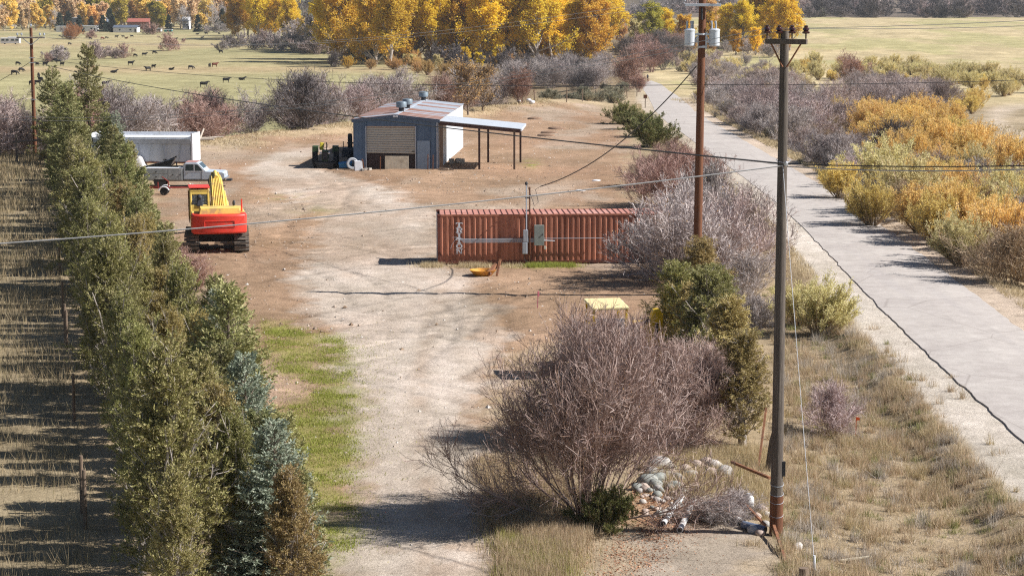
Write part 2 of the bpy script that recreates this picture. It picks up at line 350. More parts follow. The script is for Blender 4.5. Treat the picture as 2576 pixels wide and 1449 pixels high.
def asphalt():
    m, nt, b = _new('old_asphalt')
    c = mix(nt, ramp(nt, noise(nt, .35, 5, .6), [(.3, (.43, .39, .365)), (.7, (.52, .48, .445))]), ramp(nt, noise(nt, 25, 3, .7), [(.3, (.8, .8, .8)), (.7, (1.12, 1.12, 1.12))]), 1., 'MULTIPLY')
    n = noise(nt, .8, 2, .5, scalev(nt, (1, .06, 1))); c = mix(nt, c, (.40, .37, .36), ramp(nt, n, [(.60, (0, 0, 0)), (.70, (.35, .35, .35))]))
    vo = nt.nodes.new('ShaderNodeTexVoronoi'); vo.feature = 'DISTANCE_TO_EDGE'; vo.inputs['Scale'].default_value = .22; nt.links.new(scalev(nt, (1, .55, 1)), vo.inputs['Vector'])
    dn = nt.nodes.new('ShaderNodeVectorMath'); dn.operation = 'MULTIPLY_ADD'; nz = nt.nodes.new('ShaderNodeTexNoise'); nz.inputs['Scale'].default_value = 1.1; nz.inputs['Detail'].default_value = 4; nt.links.new(nz.outputs['Color'], dn.inputs[0]); dn.inputs[1].default_value = (1.6, 1.6, 0); nt.links.new(scalev(nt, (1, .55, 1)), dn.inputs[2]); nt.links.new(dn.outputs[0], vo.inputs['Vector'])
    c = mix(nt, c, (.24, .21, .19), ramp(nt, vo.outputs['Distance'], [(.0, (.5, .5, .5)), (.007, (0, 0, 0))]))
    c = mix(nt, c, ramp(nt, noise(nt, 1.6, 6, .75), [(.3, (.84, .83, .82)), (.7, (1.1, 1.1, 1.1))]), 1., 'MULTIPLY')
    nt.links.new(c, b.inputs['Base Color']); b.inputs['Roughness'].default_value = .95; b.inputs['Specular IOR Level'].default_value = .1; bump(nt, b, noise(nt, 30, 4, .7), .25, .02); return m
tag(obj('path', mesh_np('path', TV.reshape(-1, 3), [tf], asphalt())), kind='structure')

# ---------------------------------------------------------------- plant growth
def tubes(P, Rd, m=3):
    N, k = P.shape[:2]; T = unit(P[:, -1] - P[:, 0]); ref = rng.normal(size=(N, 3)); a = unit(np.cross(T, ref)); b = np.cross(T, a)
    if m == 2: off = np.stack([a, -a], 1)
    else: off = np.stack([a * math.cos(2 * math.pi * j / m) + b * math.sin(2 * math.pi * j / m) for j in range(m)], 1)
    V = P[:, :, None] + off[:, None] * Rd[:, :, None, None]; ii = np.arange(N * k * m).reshape(N, k, m)
    if m == 2: F = np.stack([ii[:, :-1, 0], ii[:, :-1, 1], ii[:, 1:, 1], ii[:, 1:, 0]], -1)
    else:
        nx = np.roll(ii, -1, 2); F = np.stack([ii[:, :-1], nx[:, :-1], nx[:, 1:], ii[:, 1:]], -1)
    return V.reshape(-1, 3), F.reshape(-1, 4)
def blades(P, D, L, W):
    """diamond leaves: base point, direction, length, width"""
    S = unit(np.cross(D, rng.normal(size=D.shape))) * (np.asarray(W)[:, None] / 2); mid = P + D * (np.asarray(L)[:, None] * .45); tip = P + D * np.asarray(L)[:, None]
    V = np.stack([P, mid + S, tip, mid - S], 1); n = len(P); return V.reshape(-1, 3), np.arange(n * 4).reshape(n, 4)
def join(parts):
    V = []; F = []; k = 0
    for v, f in parts: V.append(v); F.append(f + k); k += len(v)
    return np.concatenate(V), np.concatenate(F)
def grow(P, Rd, n, ln, ang, k=4, t0=.25, up=.1, wob=.15, rr=.6, tip=.35, shrink=.5):
    N, K = P.shape[:2]; idx = rng.integers(0, N, n); t = rng.uniform(t0, 1, n) * (K - 1) * .999; i = t.astype(int); f = (t - i)[:, None]
    s = P[idx, i] * (1 - f) + P[idx, i + 1] * f; tg = unit(P[idx, i + 1] - P[idx, i]); r0 = (Rd[idx, i] * (1 - f[:, 0]) + Rd[idx, i + 1] * f[:, 0]) * rr
    a = np.radians(rng.uniform(*ang, n))[:, None]; pr = unit(np.cross(tg, rng.normal(size=(n, 3)))); d = tg * np.cos(a) + pr * np.sin(a)
    Ls = rng.uniform(*ln, n) * (1 - shrink * t / (K - 1)); pts = [s]
    for j in range(k - 1):
        d = unit(d + np.array((0, 0, up)) + wob * rng.normal(size=(n, 3))); s = s + d * (Ls / (k - 1))[:, None]; pts.append(s)
    return np.stack(pts, 1), r0[:, None] * np.linspace(1, tip, k)[None]
def stems(n, h, spread, r, base=.25, k=5, up=.12, wob=.12):
    az = rng.uniform(0, 2 * math.pi, n); tilt = np.radians(np.abs(rng.normal(0, spread, n)) + 4)
    d = np.stack([np.cos(az) * np.sin(tilt), np.sin(az) * np.sin(tilt), np.cos(tilt)], -1)
    s = np.stack([np.cos(az) * base * rng.uniform(.1, 1, n), np.sin(az) * base * rng.uniform(.1, 1, n), np.full(n, -.06)], -1)
    L = h * rng.uniform(.65, 1.08, n); pts = [s]
    for j in range(k - 1):
        d = unit(d + np.array((0, 0, up)) + wob * rng.normal(size=(n, 3))); s = s + d * (L / (k - 1))[:, None]; pts.append(s)
    return np.stack(pts, 1), (r * rng.uniform(.6, 1.2, n))[:, None] * np.linspace(1, .4, k)[None]
def along(P, n, t0=.2):
    N, K = P.shape[:2]; idx = rng.integers(0, N, n); t = rng.uniform(t0, 1, n) * (K - 1) * .999; i = t.astype(int); f = (t - i)[:, None]
    return P[idx, i] * (1 - f) + P[idx, i + 1] * f, unit(P[idx, i + 1] - P[idx, i])
PROTO = {}
def bare_bush(name, h, n0, n1, n2, n3, spread, r, m_tw, leaf=None, nleaf=0, lsize=.07, tw=.006, upb=.1, t0b=.15, bup=.12):
    """leafless thicket: stems, branches, twigs, twiglets, with a few leaves still hanging on"""
    S, Rs = stems(n0, h, spread, r, .1 * h, 5, upb); B, Rb = grow(S, Rs, n1, (.35 * h, .6 * h), (15, 50), 4, t0b, bup, .14)
    T, Rt = grow(B, Rb, n2, (.16 * h, .34 * h), (15, 60), 4, .15, .14, .18); W, Rw = grow(T, Rt, n3, (.07 * h, .17 * h), (15, 65), 3, .1, .12, .25)
    v, f = join([tubes(S, Rs, 5), tubes(B, np.maximum(Rb, tw * 1.3), 3), tubes(T, np.maximum(Rt, tw), 2), tubes(W, np.maximum(Rw * 0 + tw * .8, tw * .6), 2)])
    out = [('twigs', mesh_np(name + '_twigs', v, [f], m_tw))]
    if nleaf:
        P, D = along(W, nleaf, .2); D = unit(D * .6 + rng.normal(size=D.shape) * .6); v, f = blades(P, D, rng.uniform(.7, 1.3, nleaf) * lsize, rng.uniform(.4, .6, nleaf) * lsize)
        out.append(('leaves', mesh_np(name + '_leaves', v, [f], leaf)))
    PROTO[name] = out
def leafy_bush(name, h, n0, n1, nleaf, spread, lsize, m_tw, m_leaf, upb=.12, ar=.34):
    S, Rs = stems(n0, h, spread, .012 * h, .1 * h, 5, upb); B, Rb = grow(S, Rs, n1, (.22 * h, .45 * h), (10, 40), 4, .2, .2, .12)
    W, Rw = grow(B, Rb, n1 * 3, (.1 * h, .2 * h), (10, 45), 3, .15, .2, .15)
    v, f = join([tubes(S, Rs, 3), tubes(B, np.maximum(Rb, .006), 3), tubes(W, np.maximum(Rw, .005), 2)]); out = [('twigs', mesh_np(name + '_twigs', v, [f], m_tw))]
    P, D = along(np.concatenate([W, B[:, :3], S[:, 2:]]), nleaf, .1); P = P + rng.normal(size=P.shape) * .02 * h
    D = unit(D + rng.normal(size=D.shape) * .55 + np.array((0, 0, .2))); v, f = blades(P, D, rng.uniform(.7, 1.3, nleaf) * lsize, rng.uniform(.8, 1.2, nleaf) * lsize * ar)
    out.append(('leaves', mesh_np(name + '_leaves', v, [f], m_leaf))); PROTO[name] = out
def spruce(name, h, rad, m_bark, m_leaf, dens=1., lsize=.15, gap=.0):
    tr = np.array([[[0, 0, z] for z in np.linspace(-.1, h, 8)]]); tR = np.linspace(.022 * h, .004, 8)[None]
    nb = int(60 * dens + h * 22 * dens); zz = np.sort(rng.uniform(.02, .985, nb)) * h; az = rng.uniform(0, 6.28, nb); q = zz / h
    Lb = rad * (1 - q) ** .8 * rng.uniform(.70, 1.15, nb) + .10; el = np.radians(-18 + 60 * q ** 1.4 + rng.normal(0, 7, nb)); k = 6; pts = []
    o = np.stack([0 * zz, 0 * zz, zz], -1)
    for j in range(k):
        t = j / (k - 1); rr_ = Lb * t; dz = np.tan(el) * rr_ - .16 * Lb * np.sin(math.pi * t) * (1 - q) + .10 * Lb * t * t
        pts.append(o + np.stack([np.cos(az) * rr_, np.sin(az) * rr_, dz], -1))
    B = np.stack(pts, 1); Rb = (.006 + .010 * Lb)[:, None] * np.linspace(1, .3, k)[None]
    w = Lb / Lb.sum(); nt = int(nb * 15); idx = rng.choice(nb, nt, p=w); t = rng.uniform(.15, 1, nt); ti = t * (k - 1) * .999; i = ti.astype(int); f = (ti - i)[:, None]
    s = B[idx, i] * (1 - f) + B[idx, i + 1] * f; tg = unit(B[idx, i + 1] - B[idx, i]); side = unit(np.cross(tg, np.array((0, 0, 1.))))
    sg = rng.choice([-1, 1], nt)[:, None]; d = unit(tg * .65 + side * sg * rng.uniform(.5, 1, (nt, 1)) + np.stack([0 * t, 0 * t, rng.normal(-.12, .18, nt)], -1))
    Lt = (.14 + .34 * Lb[idx] * (1.05 - t)) * rng.uniform(.6, 1.1, nt)
    T = np.stack([s, s + d * (Lt / 2)[:, None], s + d * Lt[:, None] + np.array((0, 0, .02))], 1); Rt = np.full((nt, 3), .004)
    nl = int(nt * 7); P, D = along(T, nl, 0); D = unit(D * .9 + rng.normal(size=D.shape) * .42)
    keep = rng.random(nl) > gap; P = P[keep]; D = D[keep]; nl = len(P)
    v, f = join([tubes(tr, tR, 7), tubes(B, Rb, 3)]); v2, f2 = blades(P, D, rng.uniform(.6, 1.2, nl) * lsize, rng.uniform(.8, 1.2, nl) * lsize * .30)
    PROTO[name] = [('trunk', mesh_np(name + '_trunk', v, [f], m_bark)), ('crown', mesh_np(name + '_crown', v2, [f2], m_leaf))]
def juniper(name, h, rad, m_bark, m_leaf, nleaf=20000, lsize=.13, limbs=120, pw=.7):
    tr = np.array([[[.05 * math.sin(z * 2), .04 * math.cos(z * 3), z] for z in np.linspace(-.1, h * .95, 9)]]); tR = np.linspace(.03 * h, .006, 9)[None]
    n = limbs; q = rng.uniform(.03, .97, n) ** .9; az = rng.uniform(0, 6.28, n); el = np.radians(rng.uniform(15, 60, n) + 20 * q); prof = np.minimum(1, (q + .08) / .25) * (1 - q) ** pw
    L = rad * (prof * rng.uniform(.45, 1.45, n) + .08) / np.cos(el) * .85; d = np.stack([np.cos(az) * np.cos(el), np.sin(az) * np.cos(el), np.sin(el)], -1)
    s = np.stack([0 * q, 0 * q, q * h * .9], -1); pts = [s]
    for j in range(4):
        d = unit(d + rng.normal(size=d.shape) * .14 + np.array((0, 0, .10))); s = s + d * (L / 4)[:, None]; pts.append(s)
    B = np.stack(pts, 1); Rb = (.006 + .012 * L)[:, None] * np.linspace(1, .35, 5)[None]
    T, Rt = grow(B, Rb, n * 8, (.28 * rad, .6 * rad), (15, 55), 4, .25, .12, .2); T2, R2 = grow(T, Rt, n * 22, (.12 * rad, .28 * rad), (15, 60), 3, .2, .12, .2)
    P, D = along(T2, nleaf, .0); D = unit(D * .8 + rng.normal(size=D.shape) * .5 + np.array((0, 0, .12))); P = P + rng.normal(size=P.shape) * .02
    v, f = join([tubes(tr, tR, 7), tubes(B, Rb, 4), tubes(T, np.maximum(Rt, .005), 2)]); v2, f2 = blades(P, D, rng.uniform(.6, 1.25, nleaf) * lsize, rng.uniform(.8, 1.2, nleaf) * lsize * .34)
    PROTO[name] = [('trunk', mesh_np(name + '_trunk', v, [f], m_bark)), ('crown', mesh_np(name + '_crown', v2, [f2], m_leaf))]
def broadleaf(name, h, rad, m_bark, m_leaf, nleaf=14000, lsize=.38, bole=.28, limbs=26, ntw=900, bare=False):
    """cottonwood or other big leafy tree: bole, rising limbs, branches, leaves in clumps at their ends"""
    z = np.linspace(-.3, h * .8, 9); wx = np.cumsum(rng.normal(0, .015 * h, 9)) * .6; wy = np.cumsum(rng.normal(0, .015 * h, 9)) * .6
    tr = np.stack([wx, wy, z], -1)[None]; tR = np.linspace(.020 * h, .005 * h, 9)[None]
    B, Rb = grow(tr, tR, limbs, (.20 * h, .54 * h), (22, 62), 5, bole, .16, .12, .6, .3, .55); sc_ = rad / (.33 * h)
    B[..., :2] *= sc_
    T, Rt = grow(np.concatenate([B, tr[:, 4:9]]), np.concatenate([Rb, tR[:, 4:9]]), ntw // 4, (.12 * h, .24 * h), (20, 60), 5, .3, .10, .2)
    W, Rw = grow(T, Rt, ntw, (.05 * h, .12 * h), (20, 70), 3, .2, .06, .2)
    v, f = join([tubes(tr, tR, 8), tubes(B, Rb, 5), tubes(T, np.maximum(Rt, .02), 3), tubes(W, np.maximum(Rw, .014), 2)])
    out = [('trunk', mesh_np(name + '_trunk', v, [f], m_bark))]
    if bare:
        W2, R2 = grow(W, Rw, ntw * 6, (.03 * h, .07 * h), (20, 70), 3, .1, .1, .2); v2, f2 = tubes(W2, np.full(R2.shape, .022), 2)
    else:
        P, D = along(W, nleaf, .1); P = P + rng.normal(size=P.shape) * .018 * h; D = unit(rng.normal(size=D.shape) + D * .4)
        v2, f2 = blades(P, D, rng.uniform(.6, 1.3, nleaf) * lsize, rng.uniform(.6, .95, nleaf) * lsize)
    out.append(('crown', mesh_np(name + '_crown', v2, [f2], m_leaf))); PROTO[name] = out
def plant(proto, name, label, cat, p, s=1., group=None, mats=None, sz=None, rz=None, tilt=0):
    """one plant: an empty at its foot with its parts (meshes shared between plants of a kind)"""
    o = thing(name, label, cat, p, rng.uniform(0, 6.28) if rz is None else rz, group); o.scale = (s * rng.uniform(.84, 1.2), s * rng.uniform(.84, 1.2), s * (sz or 1))
    if tilt: o.rotation_euler[0] = tilt
    for pn, me in PROTO[proto]:
        c = obj(pn, me, o)
        if mats and pn in mats: c.material_slots[0].link = 'OBJECT'; c.material_slots[0].material = mats[pn]
    return o

# ---------------------------------------------------------------- plant materials
bark = mat('bark', (.20, .155, .12), .9, var=.4, scale=8, bmp=.4)
bark_pale = mat('bark_pale', (.42, .37, .33), .9, var=.35, scale=4, c2=(.10, .085, .075), amt=.35, stretch=(1, 1, .3))
tw_grey = leafmat('twig_grey', [(.25, .21, .195), (.46, .405, .385), (.35, .295, .28), (.58, .52, .495)], 0, .22)
tw_purple = leafmat('twig_purple', [(.29, .22, .205), (.47, .38, .355), (.37, .285, .265), (.56, .47, .44)], 0, .26)
tw_red = leafmat('twig_red', [(.27, .165, .135), (.46, .31, .265), (.35, .22, .19)], 0, .15)
tw_dark = leafmat('twig_dark', [(.10, .085, .085), (.19, .165, .16), (.14, .115, .115)], 0, .15)
tw_tan = leafmat('twig_tan', [(.30, .22, .14), (.46, .35, .22), (.36, .26, .19)], 0, .15)
lf_jun = leafmat('needle_juniper', [(.19, .19, .06), (.31, .295, .105), (.38, .335, .145), (.25, .25, .08), (.45, .38, .21)], .2, .22)
lf_jun_brown = leafmat('needle_juniper_brown', [(.27, .215, .075), (.42, .33, .13), (.50, .38, .19), (.35, .29, .10)], .2, .2)
lf_spr = leafmat('needle_spruce', [(.20, .215, .075), (.34, .335, .14), (.42, .38, .19), (.27, .285, .11)], .18, .25)
lf_blue = leafmat('needle_blue_spruce', [(.23, .27, .20), (.36, .40, .30), (.29, .335, .25), (.44, .46, .35)], .2, .12)
lf_dead = leafmat('needle_dead', [(.34, .17, .075), (.45, .24, .12), (.26, .13, .06)], .2, .2)
lf_gold = leafmat('leaf_gold', [(.86, .62, .045), (.93, .74, .08), (.88, .68, .06), (.76, .50, .04)], .5, .14)
lf_amber = leafmat('leaf_amber', [(.74, .49, .055), (.64, .39, .045), (.82, .58, .08), (.54, .32, .05)], .5, .12)
lf_ochre = leafmat('leaf_ochre', [(.60, .38, .15), (.68, .45, .20), (.52, .31, .11)], .4, .2)
lf_fgold = leafmat('leaf_hazed_gold', [(.88, .66, .17), (.93, .74, .26), (.84, .58, .14)], .5, .1)  # far-town leaves and twigs lightened, distance haze put into their colours
lf_fochre = leafmat('leaf_hazed_ochre', [(.80, .60, .36), (.86, .68, .44), (.74, .53, .30)], .5, .12)
lf_famber = leafmat('leaf_hazed_amber', [(.80, .53, .18), (.86, .60, .24), (.70, .46, .16)], .5, .12)
tw_far = leafmat('twig_hazed', [(.46, .41, .40), (.62, .57, .55)], 0, .12)
lf_ygreen = leafmat('leaf_yellow_green', [(.38, .33, .045), (.50, .42, .07), (.28, .25, .04)], .4, .2)
lf_willow = leafmat('leaf_willow', [(.78, .60, .18), (.86, .70, .26), (.72, .54, .16), (.62, .50, .20)], .4, .16)
lf_willow_or = leafmat('leaf_willow_orange', [(.84, .58, .17), (.90, .66, .24), (.76, .50, .17), (.82, .60, .28)], .4, .10)
lf_pale = leafmat('leaf_pale', [(.74, .64, .31), (.82, .73, .40), (.64, .56, .28), (.56, .50, .23)], .4, .14)
lf_rust = leafmat('leaf_rust', [(.40, .17, .07), (.50, .24, .11), (.32, .13, .06)], .35, .15)
lf_green = leafmat('leaf_green', [(.11, .125, .035), (.20, .21, .07), (.28, .26, .12)], .3, .2)
lf_sage = leafmat('leaf_sage', [(.28, .27, .19), (.38, .36, .26), (.22, .21, .15)], .2, .2)
lf_dkgreen = leafmat('leaf_dark_green', [(.025, .045, .035), (.05, .075, .055), (.07, .095, .065)], .15, .2)

for k in range(3): bare_bush(f'bare{k}', 3.2, 26 + 4 * k, 260, 1500, 6500, 26 + 6 * k, .022, tw_grey, lf_ochre, 260, .07, .0085)
bare_bush('bareleaf', 3.0, 30, 260, 1500, 5500, 30, .02, tw_red, lf_rust, 2600, .09, .0085)
for k in range(2): leafy_bush(f'leafy{k}', 2.6, 60, 420, 15000, 24 + 8 * k, .12, tw_tan, lf_willow)
leafy_bush('round', 2.4, 60, 420, 15000, 42, .12, tw_tan, lf_green, .08, .5)
for k in range(3): spruce(f'spruce{k}', 6.0, 1.75 - .15 * k, bark, lf_spr, 1.15 + .1 * k, .14)
for k in range(4): juniper(f'juniper{k}', 5.0, 1.12 + .10 * k, bark_pale, lf_jun, 42000, .075, 135 + 10 * k, .85 + .15 * (k % 3))
for k in range(3): broadleaf(f'cotton{k}', 22, 7.0 + k, bark_pale, lf_gold, 20000, .50, (.20, .06, .04)[k], 34 + 4 * k, 1200)
broadleaf('bushy', 12, 5.0, bark_pale, lf_gold, 11000, .42, .06, 34, 800)
broadleaf('small_tree', 6.0, 2.6, bark, lf_ochre, 2200, .13, .12, 30, 1400)
broadleaf('far_tree0', 18, 7.5, bark_pale, lf_gold, 4200, 1.15, .03, 24, 340)
broadleaf('far_tree1', 18, 6.0, bark_pale, lf_gold, 4200, 1.15, .03, 24, 340)
broadleaf('far_bare', 17, 6.5, bark_pale, tw_grey, 0, .9, .12, 22, 500, True)
spruce('far_spruce', 12, 3.6, bark, lf_dkgreen, .35, .8)

# ================================================================ things people made
galv = mat('galvanised', (.46, .50, .56), .45, .3, .12, 2.5, stretch=(1, 1, .3))
galv_lt = mat('galvanised_light', (.66, .70, .75), .4, .2, .10, 2.5)
steel_grey = mat('steel_grey', (.33, .37, .40), .5, .2, .15, 3)
dark_metal = mat('dark_metal', (.045, .045, .05), .6, .3, .3, 4)
black_rub = mat('rubber', (.022, .022, .024), .85, 0, .3, 6, c2=(.12, .10, .085), amt=.25)
wood_old = mat('old_wood', (.20, .145, .105), .9, 0, .4, 5, stretch=(4, 4, .4), bmp=.5)
wood_brown = mat('treated_wood', (.155, .062, .03), .85, 0, .45, 6, stretch=(5, 5, .25), bmp=.5)
wood_weath = mat('weathered_pole', (.115, .095, .08), .9, 0, .45, 7, c2=(.25, .215, .175), amt=.3, stretch=(6, 6, .2), bmp=.7)
wood_pale = mat('pale_board', (.62, .55, .42), .8, 0, .2, 3, c2=(.42, .35, .25), amt=.3)
rust = mat('rust', (.25, .11, .055), .85, 0, .45, 5, c2=(.12, .06, .04), amt=.4, bmp=.3)
white_p = mat('white_paint', (.74, .76, .80), .5, 0, .08, 2, c2=(.55, .55, .54), amt=.25)
glass = mat('dark_glass', (.03, .05, .06), .12, 0, .2, 2, spec=.6)
porcelain = mat('brown_porcelain', (.06, .022, .02), .15, 0, .2, 4, spec=.7)
alu = mat('aluminium', (.60, .60, .62), .35, .6, .1, 4)

# ---------------------------------------------------------------- shipping container
cont_m = mat('oxide_red_paint', (.45, .18, .112), .62, 0, .20, 1.4, c2=(.27, .10, .06), amt=.40, stretch=(2.4, 1, .22), bmp=.05, spec=.3)
cont_roof = mat('faded_red_roof', (.46, .21, .165), .75, 0, .18, 1.1, c2=(.55, .30, .25), amt=.4)
cont_rail = mat('oxide_red_rail', (.18, .055, .035), .7, 0, .25, 2.0, c2=(.10, .04, .03), amt=.4)
pc = G(1101, 667); CT = thing('shipping_container', 'rust red corrugated steel shipping container with white lettering on its side', 'container', pc + Vector((0, 0, .03)), R(3.2))
CL, CW, CH = 12.19, 2.44, 2.55
def corr(x0, x1, pitch=.278, d=.045):
    prof = []; x = x0
    while x < x1 - .05:
        for dx, yy in ((0, 0), (.085, 0), (.155, d), (.218, d)): prof.append((min(x + dx, x1), yy))
        x += pitch
    prof.append((x1, 0)); return prof
def corr_wall(name, prof, z0, z1, y0, sgn, parent, m, nz=7, dent=.018):
    n = len(prof); V = []; F = []
    for j in range(nz):
        z = z0 + (z1 - z0) * j / (nz - 1)
        for i, (x, y) in enumerate(prof): V.append((x, y0 + sgn * (y + dent * (vnoise(x * 1.7, z * 1.9, 5) - .5)), z))
    F = [(j * n + i, j * n + i + 1, (j + 1) * n + i + 1, (j + 1) * n + i) for j in range(nz - 1) for i in range(n - 1)]
    me = bpy.data.meshes.new(name); me.from_pydata(V, [], F); me.materials.append(m); return obj(name, me, parent)
corr_wall('side_wall', corr(.16, CL - .16), .17, CH - .10, .03, 1, CT, cont_m)
corr_wall('side_wall', corr(.16, CL - .16), .17, CH - .10, CW - .03, -1, CT, cont_m)
for x in (.075, CL - .075):
    for y in (.075, CW - .075):
        b = MB(); b.box((x, y, CH / 2), (.15, .15, CH - .24)); b.build('corner_post', cont_rail, CT, .01)
        for z in (.06, CH - .06):
            b = MB(); b.box((x, y, z), (.18, .165, .12)); b.box((x, y - .083 if y < 1 else y + .083, z), (.10, .02, .05)); b.build('corner_casting', cont_rail, CT, .012)
for y in (.05, CW - .05):
    b = MB(); b.box((CL / 2, y, CH - .06), (CL - .36, .06, .09)); b.build('top_rail', cont_m, CT, .008)
    b = MB(); b.box((CL / 2, y, .10), (CL - .36, .06, .15)); b.build('bottom_rail', cont_rail, CT, .008)
prof = []; x = .15                                     # roof: pressed sheet with cross ribs
while x < CL - .2: prof += [(x, 0), (x + .235, 0), (x + .245, .022), (x + .275, .022), (x + .285, 0)]; x += .29
prof.append((CL - .15, 0)); V = [(a, y, CH - .03 + z) for y in (.04, CW - .04) for a, z in prof]; n = len(prof)
me = bpy.data.meshes.new('roof'); me.from_pydata(V, [], [(i, i + 1, n + i + 1, n + i) for i in range(n - 1)]); me.materials.append(cont_roof); roof = obj('roof', me, CT)
for k in range(int((CL - .3) / .29)):
    b = MB(); b.box((0, 0, 0), (.03, CW - .12, .012)); o = b.build('roof_rib', cont_rail, roof); o.location = (.15 + .26 + k * .29, CW / 2, CH - .006)
corr_wall('end_wall', [(a, y) for a, y in corr(.16, CW - .16)], .17, CH - .10, 0, 1, CT, cont_m).matrix_local = Matrix.Translation((CL - .03, 0, 0)) @ Matrix.Rotation(R(90), 4, 'Z')
for y0, y1 in ((.16, 1.21), (1.23, CW - .16)):        # door leaves at the left end
    b = MB(); b.box((.05, (y0 + y1) / 2, CH / 2), (.05, y1 - y0, CH - .26)); d = b.build('door_leaf', cont_rail, CT, .006)
    for f in (.25, .75):
        yy = y0 + (y1 - y0) * f; b = MB(); b.cyl((0, yy, .1), (0, yy, CH - .1), .018, n=8); b.build('locking_bar', galv, d)
# lettering: heavy slab-serif capitals, one flat plate each, painted white
let_m = mat('white_lettering', (.70, .73, .78), .7, 0, .1, 9, c2=(.40, .30, .30), amt=.18)
def rect(a, b, c, d): return [(a, b), (c, b), (c, d), (a, d)]
def arc_o(rx, ry, tx, ty, n=20):
    o = [(math.cos(2 * math.pi * i / n) * rx, math.sin(2 * math.pi * i / n) * ry) for i in range(n)]; i_ = [(x * tx, y * ty) for x, y in o]
    return [[o[i], o[(i + 1) % n], i_[(i + 1) % n], i_[i]] for i in range(n)]
LT = {'T': [rect(-.17, .09, .17, .125), rect(-.17, .045, -.135, .09), rect(.135, .045, .17, .09), rect(-.045, -.09, .045, .09), rect(-.10, -.125, .10, -.09)],
      'I': [rect(-.10, .09, .10, .125), rect(-.045, -.09, .045, .09), rect(-.10, -.125, .10, -.09)],
      'R': [rect(-.17, .09, .08, .125), rect(-.125, -.09, -.04, .09), rect(-.17, -.125, .0, -.09), [(.08, .125), (.15, .10), (.165, .06), (.15, .015), (.08, -.01), (.08, .025), (.085, .06), (.08, .09)], rect(-.04, -.01, .08, .022), [(.02, -.01), (.10, -.01), (.165, -.125), (.07, -.125)]],
      'O': arc_o(.165, .125, .55, .62),
      'N': [rect(-.17, .09, -.04, .125), rect(-.135, -.09, -.09, .09), rect(-.17, -.125, -.06, -.09), [(-.09, .10), (-.03, .125), (.10, -.10), (.05, -.125)], rect(.09, -.125, .135, .09), rect(.06, .09, .17, .125)]}
for k, ch in enumerate('TRITON'):
    b = MB(); zc = CH - .55 - k * .268
    for q in LT[ch]: b.extr([(1.10 + x, .027, zc + z) for x, z in q], (0, -.004, 0))
    b.build('letter', let_m, CT)

# ---------------------------------------------------------------- electrical service in front of the container
ES = thing('electric_service', 'grey conduit mast with meter and breaker box beside red container', 'electric meter', pc + Vector((0, -.02, 0)), R(3.2))
mx = 4.50
b = MB(); b.cyl((mx, -.09, 1.35), (mx, -.09, 4.05), .035); b.build('mast_pipe', galv, ES, smooth=True)
b = MB(); b.lathe([(.03, 0), (.075, .02), (.08, .10), (.04, .17), (.01, .18)], (mx, -.09, 4.05)); b.build('weatherhead', dark_metal, ES, smooth=True)
b = MB(); b.bar((mx + .17, -.06, -.1), (mx + .17, -.06, 3.95), .07); b.build('support_post', rust, ES)
for z in (2.75, 3.4): 
    b = MB(); b.box((mx + .07, -.08, z), (.26, .05, .05)); b.build('strap_or_pole_shadow', dark_metal, ES)
b = MB(); b.box((mx - .04, -.10, 1.47), (.24, .15, .62)); m_ = b.build('meter_box', galv, ES, .015)
b = MB(); b.box((mx - .08, -.11, .85), (.26, .13, .62)); b.lathe([(.085, 0), (.09, .05), (.075, .10), (.01, .12)], (mx - .08, -.17, .98), axis='y'); b.build('meter_can', galv, ES, .04)
b = MB(); b.box((mx + .65, -.10, 1.50), (.50, .14, 1.04)); bp = b.build('breaker_panel', mat('panel_grey', (.30, .34, .31), .5, .1, .12, 2), ES, .012)
b = MB(); b.box((mx + .83, -.18, 1.55), (.03, .03, .09)); b.build('latch', dark_metal, bp)
b = MB(); b.box((mx + .96, -.09, .86), (.12, .08, .16)); b.build('junction_box', mat('cream_plastic', (.62, .58, .48), .5), ES, .01)
for k in range(5):
    z = 1.33 - k * .045; b = MB(); b.tube([(1.10 + .05 * k, -.075, z), (mx + .4, -.075, z)], .017, 6); b.build('conduit', galv, ES)
b = MB(); b.tube([(mx + .9, -.07, 1.33), (8.45, -.07, 1.33)], .017, 6); b.build('conduit', galv, ES)
b = MB(); b.tube([(mx + .9, -.08, 1.23), (mx + 1.45, -.08, 1.20)], .03, 6); b.build('conduit', galv_lt, ES)
for pts in ([(1.15, -.08, 1.33), (.95, -.1, 1.42), (.72, -.1, 1.42)], [(1.1, -.08, 1.25), (.9, -.1, 1.3), (.72, -.12, 1.05), (.66, -.12, .85)], [(mx - .1, -.12, .55), (mx - .12, -.14, .3), (mx + .05, -.16, .12), (mx + .3, -.14, .1)], [(mx + .72, -.12, .98), (mx + .7, -.15, .6), (mx + .55, -.16, .35), (mx + .2, -.14, .15)]):
    b = MB(); b.tube(pts, .009, 6); b.build('cable', dark_metal if pts[0][0] > 2 else galv, ES)

